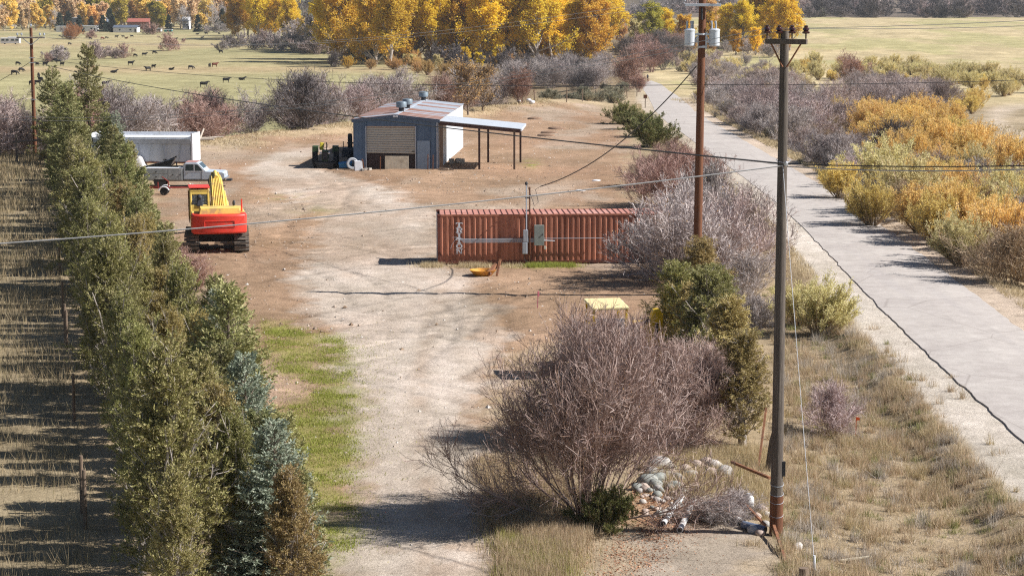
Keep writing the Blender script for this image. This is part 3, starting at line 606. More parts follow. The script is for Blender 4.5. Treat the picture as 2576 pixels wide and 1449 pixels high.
# ---------------------------------------------------------------- metal shed with open carport
blue_m = mat('blue_steel', (.105, .165, .255), .6, .05, .16, 1.8, c2=(.16, .235, .33), amt=.3, stretch=(1, 1, .25))
side_m = mat('white_steel', (.74, .78, .82), .5, .1, .08, 1.5, stretch=(1, 1, .3))
roof_g = mat('roof_galv', (.52, .56, .62), .5, .2, .14, 1.2, c2=(.34, .24, .20), amt=.22, stretch=(.4, 2, 1))
roof_r = mat('roof_rusty', (.36, .19, .14), .7, .05, .25, 1.2, c2=(.48, .42, .42), amt=.45, stretch=(.35, 2, 1))
ps = G(890, 425); ps2 = G(1103, 423); SW = 6.72; SL = 23.0; SE, SRd = 3.92, 4.26
SH = thing('metal_shed', 'blue steel shed with roll-up door, rusty striped roof and open carport', 'shed', (ps.x, ps.y, ps.z - .02), R(-3.4))
def ribbed(name, w, z0, zl, zr, m, parent, mtx, rib=.30):
    """one upright wall sheet with narrow ribs, its top edge sloping from zl to zr"""
    pr = [(0, 0)]; x = .04
    while x < w - .06: pr += [(x, 0), (x + .02, .03), (x + .06, .03), (x + .08, 0)]; x += rib
    pr.append((w, 0)); n = len(pr); V = [(x, -y, z0) for x, y in pr] + [(x, -y, zl + (zr - zl) * x / w) for x, y in pr]
    me = bpy.data.meshes.new(name); me.from_pydata(V, [], [(i, i + 1, n + i + 1, n + i) for i in range(n - 1)]); me.materials.append(m)
    o = obj(name, me, parent); o.matrix_local = mtx; return o
def topz(x): return SE + (SRd - SE) * (1 - abs(x - SW / 2) / (SW / 2))
dx0, dx1, dz0, dz1 = 1.02, 4.90, 1.28, 3.38; ex0, ex1, ez1 = 5.02, 6.08, 2.28
segs = [(0, dx0, 0), (dx0, 2.0, dz1), (2.0, 3.36, dz1), (3.36, dx1, dz1), (dx1, ex0, 0), (ex0, ex1, ez1), (ex1, SW, 0)]
for a, c, z in segs: ribbed('wall_sheet', c - a, z, topz(a) - .02, topz(c) - .02, blue_m, SH, Matrix.Translation((a, 0, 0)), .305)
NS = 27; sw_ = SL / NS
for k in range(NS):
    ribbed('side_sheet', sw_ - .004, 0, SE - .03, SE - .03, side_m, SH, Matrix.Translation((SW, k * sw_, 0)) @ Matrix.Rotation(R(90), 4, 'Z'), .305)
    ribbed('side_sheet', sw_ - .004, 0, SE - .03, SE - .03, blue_m, SH, Matrix.Translation((0, (k + 1) * sw_, 0)) @ Matrix.Rotation(R(-90), 4, 'Z'), .305)
    for s in (0, 1):
        rusty = vnoise(k * .61, s * 3.3, 17) > .52 or k in (3, 4, 6, 9, 10); pr = [(0, 0)]; y = .06
        while y < sw_ - .08: pr += [(y, 0), (y + .02, .03), (y + .05, .03), (y + .07, 0)]; y += .30
        pr.append((sw_ - .003, 0)); n = len(pr); xa, za, xb, zb = ((-.12, SE - .02, SW / 2, SRd + .02) if s == 0 else (SW / 2, SRd + .02, SW + .12, SE - .02))
        V = [(xa, -.08 + k * (SL + .16) / NS + y * (SL + .16) / SL, za + z) for y, z in pr] + [(xb, -.08 + k * (SL + .16) / NS + y * (SL + .16) / SL, zb + z) for y, z in pr]
        me = bpy.data.meshes.new('roof_sheet'); me.from_pydata(V, [], [(i, i + 1, n + i + 1, n + i) for i in range(n - 1)]); me.materials.append(roof_r if rusty else roof_g); obj('roof_sheet', me, SH)
ribbed('back_sheet', SW, 0, SE - .03, SE - .03, blue_m, SH, Matrix.Translation((SW, SL, 0)) @ Matrix.Rotation(R(180), 4, 'Z'), .305)
b = MB(); b.extr([(-.13, -.115, SE - .25), (SW / 2, -.115, SRd - .19), (SW + .13, -.115, SE - .25), (SW + .13, -.115, SE + .01), (SW / 2, -.115, SRd + .055), (-.13, -.115, SE + .01)], (0, .03, 0)); b.build('gable_trim', mat('blue_trim', (.09, .13, .20), .5, .1, .1), SH)
b = MB(); b.box((SW / 2, SL / 2, SRd + .06), (.36, SL + .12, .03)); b.build('ridge_cap', roof_g, SH)
b = MB(); b.box((3.36, -.135, SRd - .07), (.38, .015, .20)); sg = b.build('sign', white_p, SH)
b = MB(); b.extr([(3.30, -.145, SRd - .07), (3.37, -.145, SRd - .035), (3.37, -.145, SRd - .105)], (0, -.004, 0)); b.box((3.40, -.147, SRd - .07), (.07, .004, .02)); b.build('arrow_mark', dark_metal, sg)
# roll-up door: separate slats, stopped part way, hanging slightly out of level
slat_m = mat('cream_slat', (.46, .45, .40), .55, .05, .10, 2, stretch=(.4, 1, 3))
dr = obj('roller_door', None, SH); 
b = MB(); b.box(((dx0 + dx1) / 2, .03, dz1 - .05), (dx1 - dx0 - .04, .06, .10)); b.build('door_header', mat('rusty_cream', (.48, .36, .26), .7, 0, .2, 3), dr)
nsl = 11; hs = (dz1 - .1 - dz0) / nsl; sb = MB(); sb.extr([(0, 0, 0), (0, -.022, .02), (0, -.03, hs * .5), (0, -.022, hs - .03), (0, 0, hs - .008)], (dx1 - dx0 - .06, 0, 0)); sme = sb.mesh('slat', slat_m)
for k in range(nsl): o = obj('slat', sme, dr); o.location = (dx0 + .03, .06, dz0 + k * hs); o.rotation_euler = (0, R(.9) * (1 - k / nsl), 0)
b = MB(); b.box((dx1 - .2, .02, dz0 + .12), (.14, .05, .07)); b.build('handle', dark_metal, dr)
for x in (dx0 - .02, dx1 + .02): b = MB(); b.box((x, -.04, dz1 / 2), (.07, .06, dz1)); b.build('door_track', galv, SH)
brd = mat('dark_board', (.055, .038, .038), .85, 0, .5, 2, stretch=(.5, 1, 4))  # near-black boards closing the gap below the door
for k in range(6): b = MB(); b.box((dx0 + .33 + k * .645, .12, dz0 / 2 + .02), (.63, .03, dz0 + .05)); b.build('board', brd, SH)
b = MB(); b.box((3.44, -.16, .53), (1.88, .03, 1.06), (R(-6), 0, 0)); tag(b.build('plywood_sheet', wood_pale, None, loc=SH.location), 'pale plywood sheet leaning under the half open roll-up door', 'plywood'); bpy.data.objects['plywood_sheet'].rotation_euler = (0, 0, R(-3.4))
b = MB(); b.box(((ex0 + ex1) / 2, -.03, ez1 / 2), (ex1 - ex0 - .05, .05, ez1 - .03)); dd = b.build('entry_door', mat('door_blue', (.25, .34, .45), .5, .05, .08), SH, .008)
b = MB(); b.lathe([(.0, 0), (.03, .01), (.03, .05), (.0, .06)], (ex1 - .12, -.115, 1.05), 8, 'y'); b.build('knob', alu, dd)
b = MB(); b.box((SW - .1, -.05, SE / 2), (.06, .05, SE - .2)); b.build('downpipe', galv_lt, SH)
b = MB(); b.box((dx0 - .03, -.10, .9), (.03, .04, 1.8)); b.build('conduit', galv_lt, SH)
for yv in (4.0, 8.4, 21.2):                           # turbine vents along the ridge
    vt = obj('roof_vent', None, SH); b = MB(); b.cyl((SW / 2, yv, SRd - .05), (SW / 2, yv, SRd + .42), .22, n=14); b.build('vent_neck', dark_metal, vt, smooth=True)
    b = MB(); b.lathe([(.30, .36), (.42, .40), (.43, .78), (.40, .83), (.02, .87)], (SW / 2, yv, SRd), 20); b.build('vent_cap', mat('vent_steel_shade', (.20, .25, .29), .5, .3, .15, 4), vt, smooth=True)  # cap colour darkened to carry the shade on the steel
# carport on the sunny side
CX = 6.55; CD = 6.9; ch0, ch1 = 3.80, 3.18
for k in range(7):
    y0 = -.1 + k * CD / 7; b = MB(); b.extr([(SW + .02, y0, ch0), (SW + CX, y0, ch1), (SW + CX, y0, ch1 + .035), (SW + .02, y0, ch0 + .035)], (0, CD / 7 - .006, 0)); b.build('carport_sheet', mat('carport_steel', (.58, .62, .67), .45, .2, .1, 1.5), SH)
wood_dk = mat('dark_beam', (.085, .05, .045), .85, 0, .4, 4, stretch=(1, 1, 1))
for y in (-.02, CD * .5, CD - .2):
    b = MB(); b.extr([(SW + .05, y, ch0 - .30), (SW + CX - .1, y, ch1 - .28), (SW + CX - .1, y, ch1 - .01), (SW + .05, y, ch0 - .01)], (0, .08, 0)); b.build('rafter', wood_dk, SH)
b = MB(); b.box((SW + CX - .04, CD / 2 - .1, ch1 - .07), (.10, CD, .16)); b.build('gutter', galv_lt, SH)
for x, y in ((3.22, .04), (3.45, CD - .25), (5.98, .04), (6.10, CD - .25)):
    b = MB(); b.box((SW + x, y, (ch0 - x * .095) / 2 - .2), (.16, .16, ch0 - x * .095 + .1)); b.build('post', wood_old if y < 1 and x > 5 else wood_dk, SH)
b = MB(); b.box((SW + .22, -.02, 1.75), (.30, .05, 3.5)); b.build('shed_corner_board', wood_old, SH)

# ---------------------------------------------------------------- clutter round the shed
def at_shed(x, y, z=0): return SH.matrix_basis @ Vector((x, y, z))
SH.rotation_euler = (0, 0, R(-3.4)); bpy.context.view_layer.update()
def small(name, mb, m, label, cat, p, rz=0, group=None, bevel=0, smooth=False): return tag(mb.build(name, m, None, bevel, smooth, p, rz), label, cat, group)
b = MB(); b.lathe([(.28, -.1), (.42, -.11), (.47, -.05), (.47, .05), (.42, .11), (.28, .1), (.26, 0)], (0, 0, .47), 22, 'y', True); small('whitewall_tire', b, mat('whitewall', (.42, .44, .47), .7, 0, .15, 4), 'pale worn tire leaning on the shed corner', 'tire', at_shed(-.05, -.42), R(15))
b = MB(); b.box((0, 0, .38), (.62, .5, .76)); t = thing('discarded_cabinet', 'small white cabinet with brown side standing by the tire', 'cabinet', at_shed(.55, -1.3), R(12)); b.build('body', white_p, t, .01)
b = MB(); b.box((.37, 0, .42), (.08, .52, .90), (0, R(-8), 0)); b.build('side_board', wood_brown, t)
for k, (x, y, w, a) in enumerate(((1.15, -1.2, .5, 20), (1.4, -1.1, .35, 60), (.95, -1.6, .3, 100))):
    b = MB(); b.box((0, 0, .09), (w, .2, .18)); small('cinder_block', b, mat('block', (.40, .37, .33), .9, 0, .2), 'rough grey block lying beside the white cabinet', 'block', at_shed(x, y), R(a), 'blocks beside the cabinet', .01)
for k, x in enumerate((2.2, 5.95, 6.35)):
    b = MB(); b.bar((0, 0, -.1), (.02, 0, (1.05, 1.25, 1.2)[k]), .07); small('iron_post', b, rust, ('thin rusty post standing before the dark boards', 'rusty iron post by the blue entry door', 'rusty iron post by the blue entry door')[k], 'post', at_shed(x, -.75), 0, None if k == 0 else 'posts by the entry door')
for k in range(7):
    b = MB(); L_ = random.uniform(.6, 1.3); b.box((0, 0, .05 + .06 * (k // 3)), (L_, .14, .05), (0, random.uniform(-.1, .1), 0)); small('scrap_board', b, (wood_old, wood_pale, wood_brown)[k % 3], 'short scrap board in the pile beside the carport shadow', 'board', at_shed(7.2 + random.uniform(-.2, .4), -.9 + random.uniform(-.35, .3)), random.uniform(-.6, .6), 'scrap boards in a pile')
for k in range(9):
    b = MB()
    for sx in (-.13, 0, .13): b.box((sx, 0, .1), (.04, .2, .2))
    b.box((0, -.085, .1), (.40, .03, .2)); b.box((0, .085, .1), (.40, .03, .2))
    small('concrete_block', b, mat('block2', (.56, .50, .42), .9, 0, .25), 'hollow concrete block in the heap against the white wall', 'block', at_shed(7.25 + (k % 3) * .42 + random.uniform(-.05, .1), 5.2 + (k // 3) * .45, .2 * (k % 2)), random.uniform(-.7, .7), 'concrete blocks by the shed wall')
b = MB(); b.box((0, 0, 0), (1.1, .75, .05), (R(8), R(-6), 0)); b.box((0, 0, -.2), (1.0, .65, .35)); small('blue_cooler', b, mat('blue_plastic', (.06, .28, .52), .5), 'flat blue lid lying beside the shed corner', 'lid', at_shed(-.75, .6, .45), R(5))

# old tractor in the shade of the shed, facing the camera
tg = mat('tractor_green', (.045, .085, .03), .6, 0, .4, 4, c2=(.03, .03, .025), amt=.4); ty_ = mat('tractor_yellow', (.62, .50, .04), .6)
TR = thing('tractor', 'old green tractor with yellow seat parked in the shed shadow', 'tractor', on(ps.x - 2.35, ps.y + 1.0), R(4))
def wheel(parent, c, r, w, hub=None, n=20):
    b = MB(); b.lathe([(r * .58, -w / 2), (r * .92, -w / 2), (r, -w * .3), (r, w * .3), (r * .92, w / 2), (r * .58, w / 2), (r * .54, 0)], c, n, 'x'); o = b.build('wheel', black_rub, parent, smooth=True)
    b = MB(); b.lathe([(.02, -w * .30), (r * .5, -w * .25), (r * .60, -w * .42), (r * .60, w * .42), (r * .5, w * .25), (.02, w * .30)], c, 14, 'x'); b.build('rim', hub or steel_grey, o, smooth=True); return o
for s in (-1, 1): wheel(TR, (s * .78, 0, .44), .44, .28, ty_); wheel(TR, (s * .85, 2.1, .75), .75, .42, ty_)
b = MB(); b.box((0, .75, .98), (.55, 1.7, .62), taper=.92); b.box((0, -.12, .9), (.5, .08, .8)); b.build('hood', tg, TR, .05)
b = MB(); b.box((0, -.18, .92), (.40, .05, .62)); b.build('grille', dark_metal, TR)
b = MB(); b.box((0, .0, .45), (1.3, .14, .14)); b.box((0, 1.0, .65), (.4, 2.2, .35)); b.build('chassis', dark_metal, TR)
b = MB(); b.cyl((.12, .5, 1.2), (.12, .5, 1.95), .035); b.build('exhaust', dark_metal, TR)
b = MB(); b.box((-.30, 2.0, 1.55), (.34, .10, .55), (R(-12), R(10), 0)); b.box((-.28, 1.85, 1.28), (.4, .4, .08)); b.build('seat', ty_, TR, .04)
for s in (-1, 1):
    b = MB(); b.box((s * .80, 2.05, 1.52), (.5, 1.1, .06)); b.box((s * .80, 1.5, 1.3), (.5, .06, .5)); b.build('fender', tg, TR, .02)
    b = MB(); b.lathe([(.02, 0), (.09, .02), (.10, .10), (.02, .12)], (s * .33, -.25, 1.15), 12, 'y'); b.build('headlight', alu, TR)
b = MB(); b.tube([(.18 * math.cos(a) * 1.1, 1.55, 1.62 + .18 * math.sin(a)) for a in np.linspace(0, 6.28, 14)], .018, 6); b.build('steering_wheel', dark_metal, TR)
b = MB()
for k in range(16): b.box((-.62 + k * .083, -.95, .25), (.025, .04, .34), (R(20), 0, 0))
b.box((0, -.92, .40), (1.5, .07, .07)); b.box((-.4, -.5, .4), (.07, .9, .07)); b.box((.4, -.5, .4), (.07, .9, .07)); b.build('rake', dark_metal, TR)
TI = thing('implement_wheel', 'tall black tire upright on machinery beside the shed wall', 'machinery', on(ps.x - .62, ps.y + 4.2), R(3))
wheel(TI, (0, .3, 1.75), .72, .34, dark_metal); wheel(TI, (0, -1.6, .62), .62, .34, dark_metal)
b = MB(); b.box((-.1, -.6, 1.05), (1.1, 2.4, .7), taper=.8); b.box((.1, .3, 1.7), (.7, .12, .12)); b.box((-.5, -1.2, 1.5), (.07, .07, .9)); b.build('frame', dark_metal, TI, .03)

# ---------------------------------------------------------------- excavator
ye = mat('machine_yellow', (.82, .60, .15), .5, 0, .12, 3, c2=(.52, .36, .16), amt=.4, spec=.4); re_ = mat('machine_red', (.70, .05, .03), .45, 0, .14, 2, c2=(.46, .10, .06), amt=.2, spec=.45); trk = mat('track_steel', (.17, .15, .13), .75, .2, .3, 6, c2=(.30, .25, .20), amt=.5)
pe = G(546, 636); EX = thing('excavator', 'yellow excavator with red counterweight facing away from the drive', 'excavator', pe, R(8))
for s in (-1, 1):
    tk = obj('track', None, EX); tk.location = (s * 1.32, 0, 0)
    Lt, rt = 3.9, .43; per = 2 * Lt + 2 * math.pi * rt; nsh = 44; b = MB(); b.box((0, 0, 0), (.78, .165, .035)); b.box((0, -.05, .028), (.78, .02, .03)); b.box((0, .03, .028), (.78, .02, .03)); sme = b.mesh('track_shoe', trk)
    for k in range(nsh):
        d = per * k / nsh
        if d < Lt: y, z, a = d, .03, math.pi
        elif d < Lt + math.pi * rt: q = (d - Lt) / rt; y, z, a = Lt + rt * math.sin(q), .03 + rt - rt * math.cos(q), math.pi - q
        elif d < 2 * Lt + math.pi * rt: y, z, a = Lt - (d - Lt - math.pi * rt), .03 + 2 * rt - .05 * math.sin((d - Lt - math.pi * rt) / Lt * math.pi), 0
        else: q = (d - 2 * Lt - math.pi * rt) / rt; y, z, a = -rt * math.sin(q), .03 + rt + rt * math.cos(q), -q
        o = obj('track_shoe', sme, tk); o.location = (0, y + rt, z); o.rotation_euler = (-a, 0, 0)
    b = MB(); b.box((0, rt + Lt / 2, .46), (.34, Lt, .42)); b.lathe([(.05, -.2), (.36, -.2), (.36, .2), (.05, .2)], (0, rt, .46), 16, 'x'); b.lathe([(.05, -.2), (.36, -.2), (.36, .2), (.05, .2)], (0, rt + Lt, .46), 16, 'x'); b.build('track_frame', dark_metal, tk)
b = MB(); b.box((0, 2.4, .62), (2.2, 1.6, .45)); b.lathe([(.75, .8), (.8, .84), (.8, 1.02), (.7, 1.06)], (0, 2.4, 0), 20); b.build('undercarriage', dark_metal, EX, .05)
UP = obj('upper_body', None, EX); UP.location = (.02, 2.4, 0); UP.rotation_euler = (0, 0, R(3))
cw = [(-1.46, -2.35), (-1.40, -2.62), (-.9, -2.86), (.9, -2.86), (1.40, -2.62), (1.46, -2.35), (1.46, -1.7), (-1.46, -1.7)]
b = MB(); b.extr([(x, y, 1.05) for x, y in cw], (0, 0, 1.03)); cwo = b.build('counterweight', re_, UP, .09, True)
b = MB()
for c_, d_ in (((0, -2.872, 1.74), (1.62, .03, .04)), ((0, -2.872, 1.42), (1.62, .03, .04)), ((-.79, -2.872, 1.58), (.04, .03, .32)), ((.79, -2.872, 1.58), (.04, .03, .32))): b.box(c_, d_)
b.build('recess_frame', re_, cwo, .012)
b = MB(); b.extr([(-1.0, -2.45, 2.08), (1.05, -2.45, 2.08), (1.18, -1.0, 2.08), (-1.0, -1.0, 2.08)], (0, 0, .01)); b.box((.05, -1.75, 2.22), (2.15, 1.45, .30), taper=.93); b.build('engine_hood', ye, UP, .07)
b = MB(); b.box((0, -.5, 1.35), (2.8, 3.0, .55)); b.box((1.0, -.2, 1.85), (.8, 2.6, .55)); b.box((-1.15, -1.3, 1.85), (.55, .7, .5)); b.build('deck', ye, UP, .05)
cab = obj('cab', None, UP); cx0, cx1, cy0, cy1, cz0, cz1 = -1.45, -.42, -.62, 1.05, 1.55, 3.22
b = MB()
for x in (cx0 + .05, cx1 - .05):
    for y in (cy0 + .05, cy1 - .05): b.box((x, y, (cz0 + cz1) / 2), (.11, .11, cz1 - cz0))
b.box(((cx0 + cx1) / 2, cy0 + .04, cz0 + .42), (1.0, .07, .85)); b.box((cx0 + .04, .2, cz0 + .35), (.06, 1.6, .7)); b.box((cx1 - .04, .2, cz0 + .35), (.06, 1.6, .7)); b.box(((cx0 + cx1) / 2, cy1 - .04, cz0 + .2), (1.0, .06, .4)); b.box(((cx0 + cx1) / 2, cy0 + .05, cz1 - .14), (1.0, .1, .28)); b.box(((cx0 + cx1) / 2, .2, cz1 - .05), (1.04, 1.68, .10)); b.build('cab_frame', ye, cab, .035)
b = MB(); b.box(((cx0 + cx1) / 2, .2, cz1 + .09), (1.12, 1.75, .05)); b.build('sun_roof', re_, cab, .015)
gl = mat('cab_glass', (.22, .27, .33), .15, 0, .1, 2, spec=.5)
b = MB(); b.box(((cx0 + cx1) / 2, cy0 + .055, cz0 + 1.13), (.82, .012, .60)); b.build('rear_window', gl, cab)
b = MB(); b.box((cx0 + .03, .2, cz0 + 1.12), (.012, 1.45, .85)); b.box((cx1 - .03, .2, cz0 + 1.12), (.012, 1.45, .85)); b.box(((cx0 + cx1) / 2, cy1 - .04, cz0 + .95), (.82, .012, 1.2)); b.build('side_window', glass, cab)
b = MB(); b.box((-.93, cy0 + .0, 2.52), (.34, .10, .42), taper=.7); b.lathe([(.01, 0), (.11, .02), (.13, .12), (.09, .22), (.01, .24)], (-.93, cy0 + .0, 2.70), 12); b.build('seat_back', mat('seat_dark', (.05, .055, .075), .8), cab, .04)
b = MB()
for z in (2.42, 2.6, 2.78, 2.95): b.box(((cx0 + cx1) / 2, cy0 + .035, z), (.82, .012, .012))
for k in range(7): b.box((cx0 + .16 + k * .12, cy0 + .03, 2.68), (.008, .01, .60))
b.build('window_guard', dark_metal, cab)
b = MB()
for y in (-.5, .1, .7): b.tube([(cx0 - .03, y, 1.4), (cx0 - .05, y, 3.1)], .014, 6)
b.tube([(cx0 - .05, -.5, 2.2), (cx0 - .05, .8, 2.2)], .014, 6); b.build('grab_rail', rust, cab)
# boom rising ahead of the cab, stick falling away, bucket beyond
def beam(name, pts, w, parent, m, wtop=None):
    """box beam through side-view points (y, z_low, z_high)"""
    b = MB(); n = len(pts)
    for i in range(n - 1):
        (y0, a0, c0), (y1, a1, c1) = pts[i], pts[i + 1]; w0 = w * (1 - .25 * i / n); w1 = w * (1 - .25 * (i + 1) / n)
        b.add([(-w0 / 2, y0, a0), (w0 / 2, y0, a0), (w0 / 2, y0, c0), (-w0 / 2, y0, c0), (-w1 / 2, y1, a1), (w1 / 2, y1, a1), (w1 / 2, y1, c1), (-w1 / 2, y1, c1)], [(0, 1, 5, 4), (1, 2, 6, 5), (2, 3, 7, 6), (3, 0, 4, 7)] + ([(3, 2, 1, 0)] if i == 0 else []) + ([(4, 5, 6, 7)] if i == n - 2 else []))
    return b.build(name, m, parent, .02)
BM = obj('boom_arm', None, UP); BM.location = (.12, 0, 0)
beam('boom', [(.2, 1.5, 2.0), (1.1, 1.95, 2.6), (2.1, 2.4, 3.1), (3.1, 2.8, 3.45), (4.4, 3.05, 3.55)], .78, BM, ye)
for k, x in enumerate((-.24, -.16, -.08, 0, .08, .16, .24)):
    b = MB(); b.tube([(x * 1.2, .25, 2.08), (x * 1.15, 1.1, 2.66), (x * 1.1, 2.1, 3.16), (x * 1.0, 3.05, 3.51), (x * .85, 4.2, 3.62)], .03, 6); b.build('hydraulic_pipe', ye, BM)
for x in (-.42, .42):
    b = MB(); b.cyl((x * 1.2, .5, 1.6), (x * 1.15, 1.6, 2.3), .10); b.cyl((x * 1.15, 1.6, 2.3), (x, 2.4, 2.8), .055); b.build('lift_cylinder', ye if x > 0 else steel_grey, BM, smooth=True)
beam('stick', [(4.1, 3.2, 3.75), (4.9, 2.8, 3.4), (6.1, 1.7, 2.15), (6.8, 1.0, 1.35)], .42, BM, ye)
b = MB(); b.cyl((0, 2.9, 3.55), (0, 4.1, 3.75), .10); b.cyl((0, 4.1, 3.75), (0, 4.6, 3.7), .06); b.build('stick_cylinder', ye, BM, smooth=True)
b = MB(); b.extr([(-.55, 6.6, 1.25), (-.55, 7.3, .9), (-.55, 7.2, .1), (-.55, 6.4, -.1), (-.55, 6.1, .35)], (1.1, 0, 0)); b.build('bucket', steel_grey, BM, .03)
b = MB(); b.cyl((1.25, -1.45, 2.1), (1.25, -1.45, 2.75), .05, .035); b.build('exhaust', re_, UP)
b = MB(); b.lathe([(.02, 0), (.07, .03), (.08, .15), (.05, .26), (.02, .28)], (.85, -1.2, 2.38), 12); b.build('air_cleaner', dark_metal, UP)

# ---------------------------------------------------------------- service truck, little red trailer, dump trailer, covered car, box trailer
sil = mat('faded_silver_blue', (.50, .57, .65), .45, .1, .12, 2, c2=(.24, .33, .48), amt=.35); bodym = mat('galv_body', (.33, .36, .38), .5, .3, .2, 2.5, c2=(.55, .57, .58), amt=.35); chrome = mat('chrome', (.7, .7, .72), .2, .9, .05)
pt = G(470, 474); TK = thing('service_truck', 'faded blue pickup truck with grey metal service body', 'truck', on(pt.x, pt.y + .6), R(1))
b = MB(); b.extr([(-.35, 0, .55), (2.55, 0, .55), (2.62, 0, .75), (2.60, 0, 1.02), (2.45, 0, 1.10), (1.30, 0, 1.16), (.78, 0, 1.70), (.60, 0, 1.76), (-.15, 0, 1.76), (-.32, 0, 1.66)], (0, 1.85, 0)); cb = b.build('cab_body', sil, TK, .05)
b = MB(); b.box((.22, .9, 1.785), (.8, 1.6, .03)); b.build('roof_panel', mat('oxidised_roof', (.42, .22, .20), .7), cb)
for y in (-.004, 1.854):
    b = MB(); b.extr([(-.18, y, 1.18), (.42, y, 1.18), (.42, y, 1.64), (-.14, y, 1.64)], (0, .003 if y > 1 else -.003, 0)); b.build('side_window', glass, cb)
    b = MB(); b.extr([(.48, y, 1.18), (1.06, y, 1.18), (.70, y, 1.60), (.48, y, 1.64)], (0, .003 if y > 1 else -.003, 0)); b.build('vent_window', glass, cb)
    b = MB()
    for q in ([(-.22, y, 1.13), (1.14, y, 1.13), (1.14, y, 1.175), (-.22, y, 1.175)], [(-.2, y, 1.65), (.70, y, 1.65), (.70, y, 1.69), (-.2, y, 1.69)], [(.425, y, 1.17), (.475, y, 1.17), (.475, y, 1.66), (.425, y, 1.66)], [(1.08, y, 1.17), (1.16, y, 1.17), (.76, y, 1.66), (.69, y, 1.66)]): b.extr(q, (0, .006 if y > 1 else -.006, 0))
    b.build('window_trim', white_p, cb)
    b = MB(); b.box((-.30, y, .95), (.02, .012, .75)); b.box((.98, y, .88), (.02, .012, .55)); b.box((.35, y, .60), (1.35, .012, .02)); b.build('door_seam', dark_metal, cb); b = MB(); b.box((-.05, y, 1.02), (.16, .03, .04)); b.build('door_handle', chrome, cb)
b = MB(); b.extr([(1.24, .1, 1.18), (.78, .1, 1.69), (.80, .1, 1.70), (1.27, .1, 1.18)], (0, 1.65, 0)); b.build('windshield', glass, cb)
b = MB(); b.box((2.66, .92, .62), (.12, 1.9, .16)); b.build('bumper', chrome, TK, .02)
for y in (.2, 1.65): b = MB(); b.lathe([(.02, 0), (.11, .01), (.12, .05), (.02, .07)], (2.57, y, .90), 12, 'x'); b.build('headlight', chrome, cb)
b = MB(); b.box((.2, .92, .48), (5.6, .8, .14)); b.build('chassis', dark_metal, TK)
sb_ = obj('service_body', None, TK)
b = MB()
b.box((-1.75, .2, .92), (2.75, .42, .85)); b.box((-1.75, 1.65, .92), (2.75, .42, .85)); b.box((-1.75, .92, .62), (2.75, 1.2, .08)); b.box((-3.1, .92, .85), (.05, 1.2, .5)); b.build('side_boxes', bodym, sb_, .02)
b = MB(); b.box((-1.75, .2, 1.37), (2.8, .46, .06)); b.build('box_lid', white_p, sb_, .01)
for x0, x1, z0, z1 in ((-3.05, -1.45, .98, 1.30), (-3.05, -1.45, .58, .94), (-1.40, -.72, .55, 1.30), (-.68, -.42, .55, 1.30)):
    b = MB(); b.box(((x0 + x1) / 2, -.02, (z0 + z1) / 2), (x1 - x0 - .03, .025, z1 - z0 - .03)); p_ = b.build('compartment_door', bodym, sb_, .006)
    b = MB(); b.box(((x0 + x1) / 2, -.04, (z0 + z1) / 2), (.08, .02, .08)); b.build('latch', dark_metal, p_)
for k in range(12):
    b = MB(); b.bar((-2.9 + random.uniform(0, .5), .45 + random.uniform(0, .9), .75 + .05 * k), (-.8 + random.uniform(-.4, .3), .45 + random.uniform(0, .9), .8 + .05 * k), .06 + .05 * (k % 3)); b.build('load_timber', (wood_old, wood_pale, dark_metal)[k % 3], sb_)
for x in (-2.0, 1.85):
    for y in (.12, 1.73): wheel(TK, (0, 0, 0), .36, .24).matrix_local = Matrix.Translation((x, y, .36)) @ Matrix.Rotation(R(90), 4, 'Z')
for y in (-.006,):
    for x in (-2.0, 1.85): b = MB(); b.lathe([(.1, 0), (.44, 0), (.44, .004), (.1, .004)], (x, -.012, .42), 16, 'y'); b.build('wheel_arch', dark_metal, TK)
RT = thing('red_trailer', 'small red frame trailer with white fender before the truck', 'trailer', on(G(420, 492).x, G(420, 492).y), R(3)); rm = mat('trailer_red', (.30, .045, .035), .6, 0, .25)
b = MB(); b.bar((-1.2, .1, .5), (1.3, .5, .5), .09); b.bar((-1.2, .9, .5), (1.3, .5, .5), .09); b.bar((1.3, .5, .5), (2.0, .5, .5), .09); b.bar((.1, .1, .5), (.1, .1, .95), .07); b.bar((-.6, .1, .5), (-.6, .1, .9), .07); b.bar((-1.2, .1, .5), (-1.2, .9, .5), .08); b.bar((.1, .1, .95), (-.35, .3, 1.25), .05); b.build('frame', rm, RT)
for y in (.0, 1.0): wheel(RT, (0, 0, 0), .27, .18, white_p).matrix_local = Matrix.Translation((-.2, y, .27)) @ Matrix.Rotation(R(90), 4, 'Z')
for y in (-.08, 1.08):
    b = MB(); b.tube([(-.2 + .36 * math.cos(a), y, .27 + .33 * math.sin(a)) for a in np.linspace(.25, 2.9, 9)], .05, 6); b.build('fender', white_p, RT)
b = MB(); b.cyl((1.7, .5, .25), (1.7, .5, .75), .04); b.box((2.02, .5, .54), (.22, .1, .08)); b.build('jack', galv_lt, RT)
DT = thing('dump_trailer', 'black tipped dump trailer with one tire behind the truck', 'trailer', on(pt.x - 3.1, pt.y + 6.5), R(2))
b = MB(); b.extr([(-1.9, 0, .72), (1.15, 0, 1.52), (1.15, 0, 1.60), (1.02, 0, 1.32), (.9, 0, 1.05), (-1.7, 0, .38)], (0, 1.4, 0)); b.box((-.3, -.03, 1.14), (3.1, .05, .07), (0, R(-14.7), 0)); b.build('dump_bed', mat('black_paint', (.02, .024, .03), .4, 0, .2, 3), DT, .015)
for y in (-.12, 1.5): wheel(DT, (0, 0, 0), .40, .24, dark_metal).matrix_local = Matrix.Translation((.3, y, .40)) @ Matrix.Rotation(R(90), 4, 'Z')
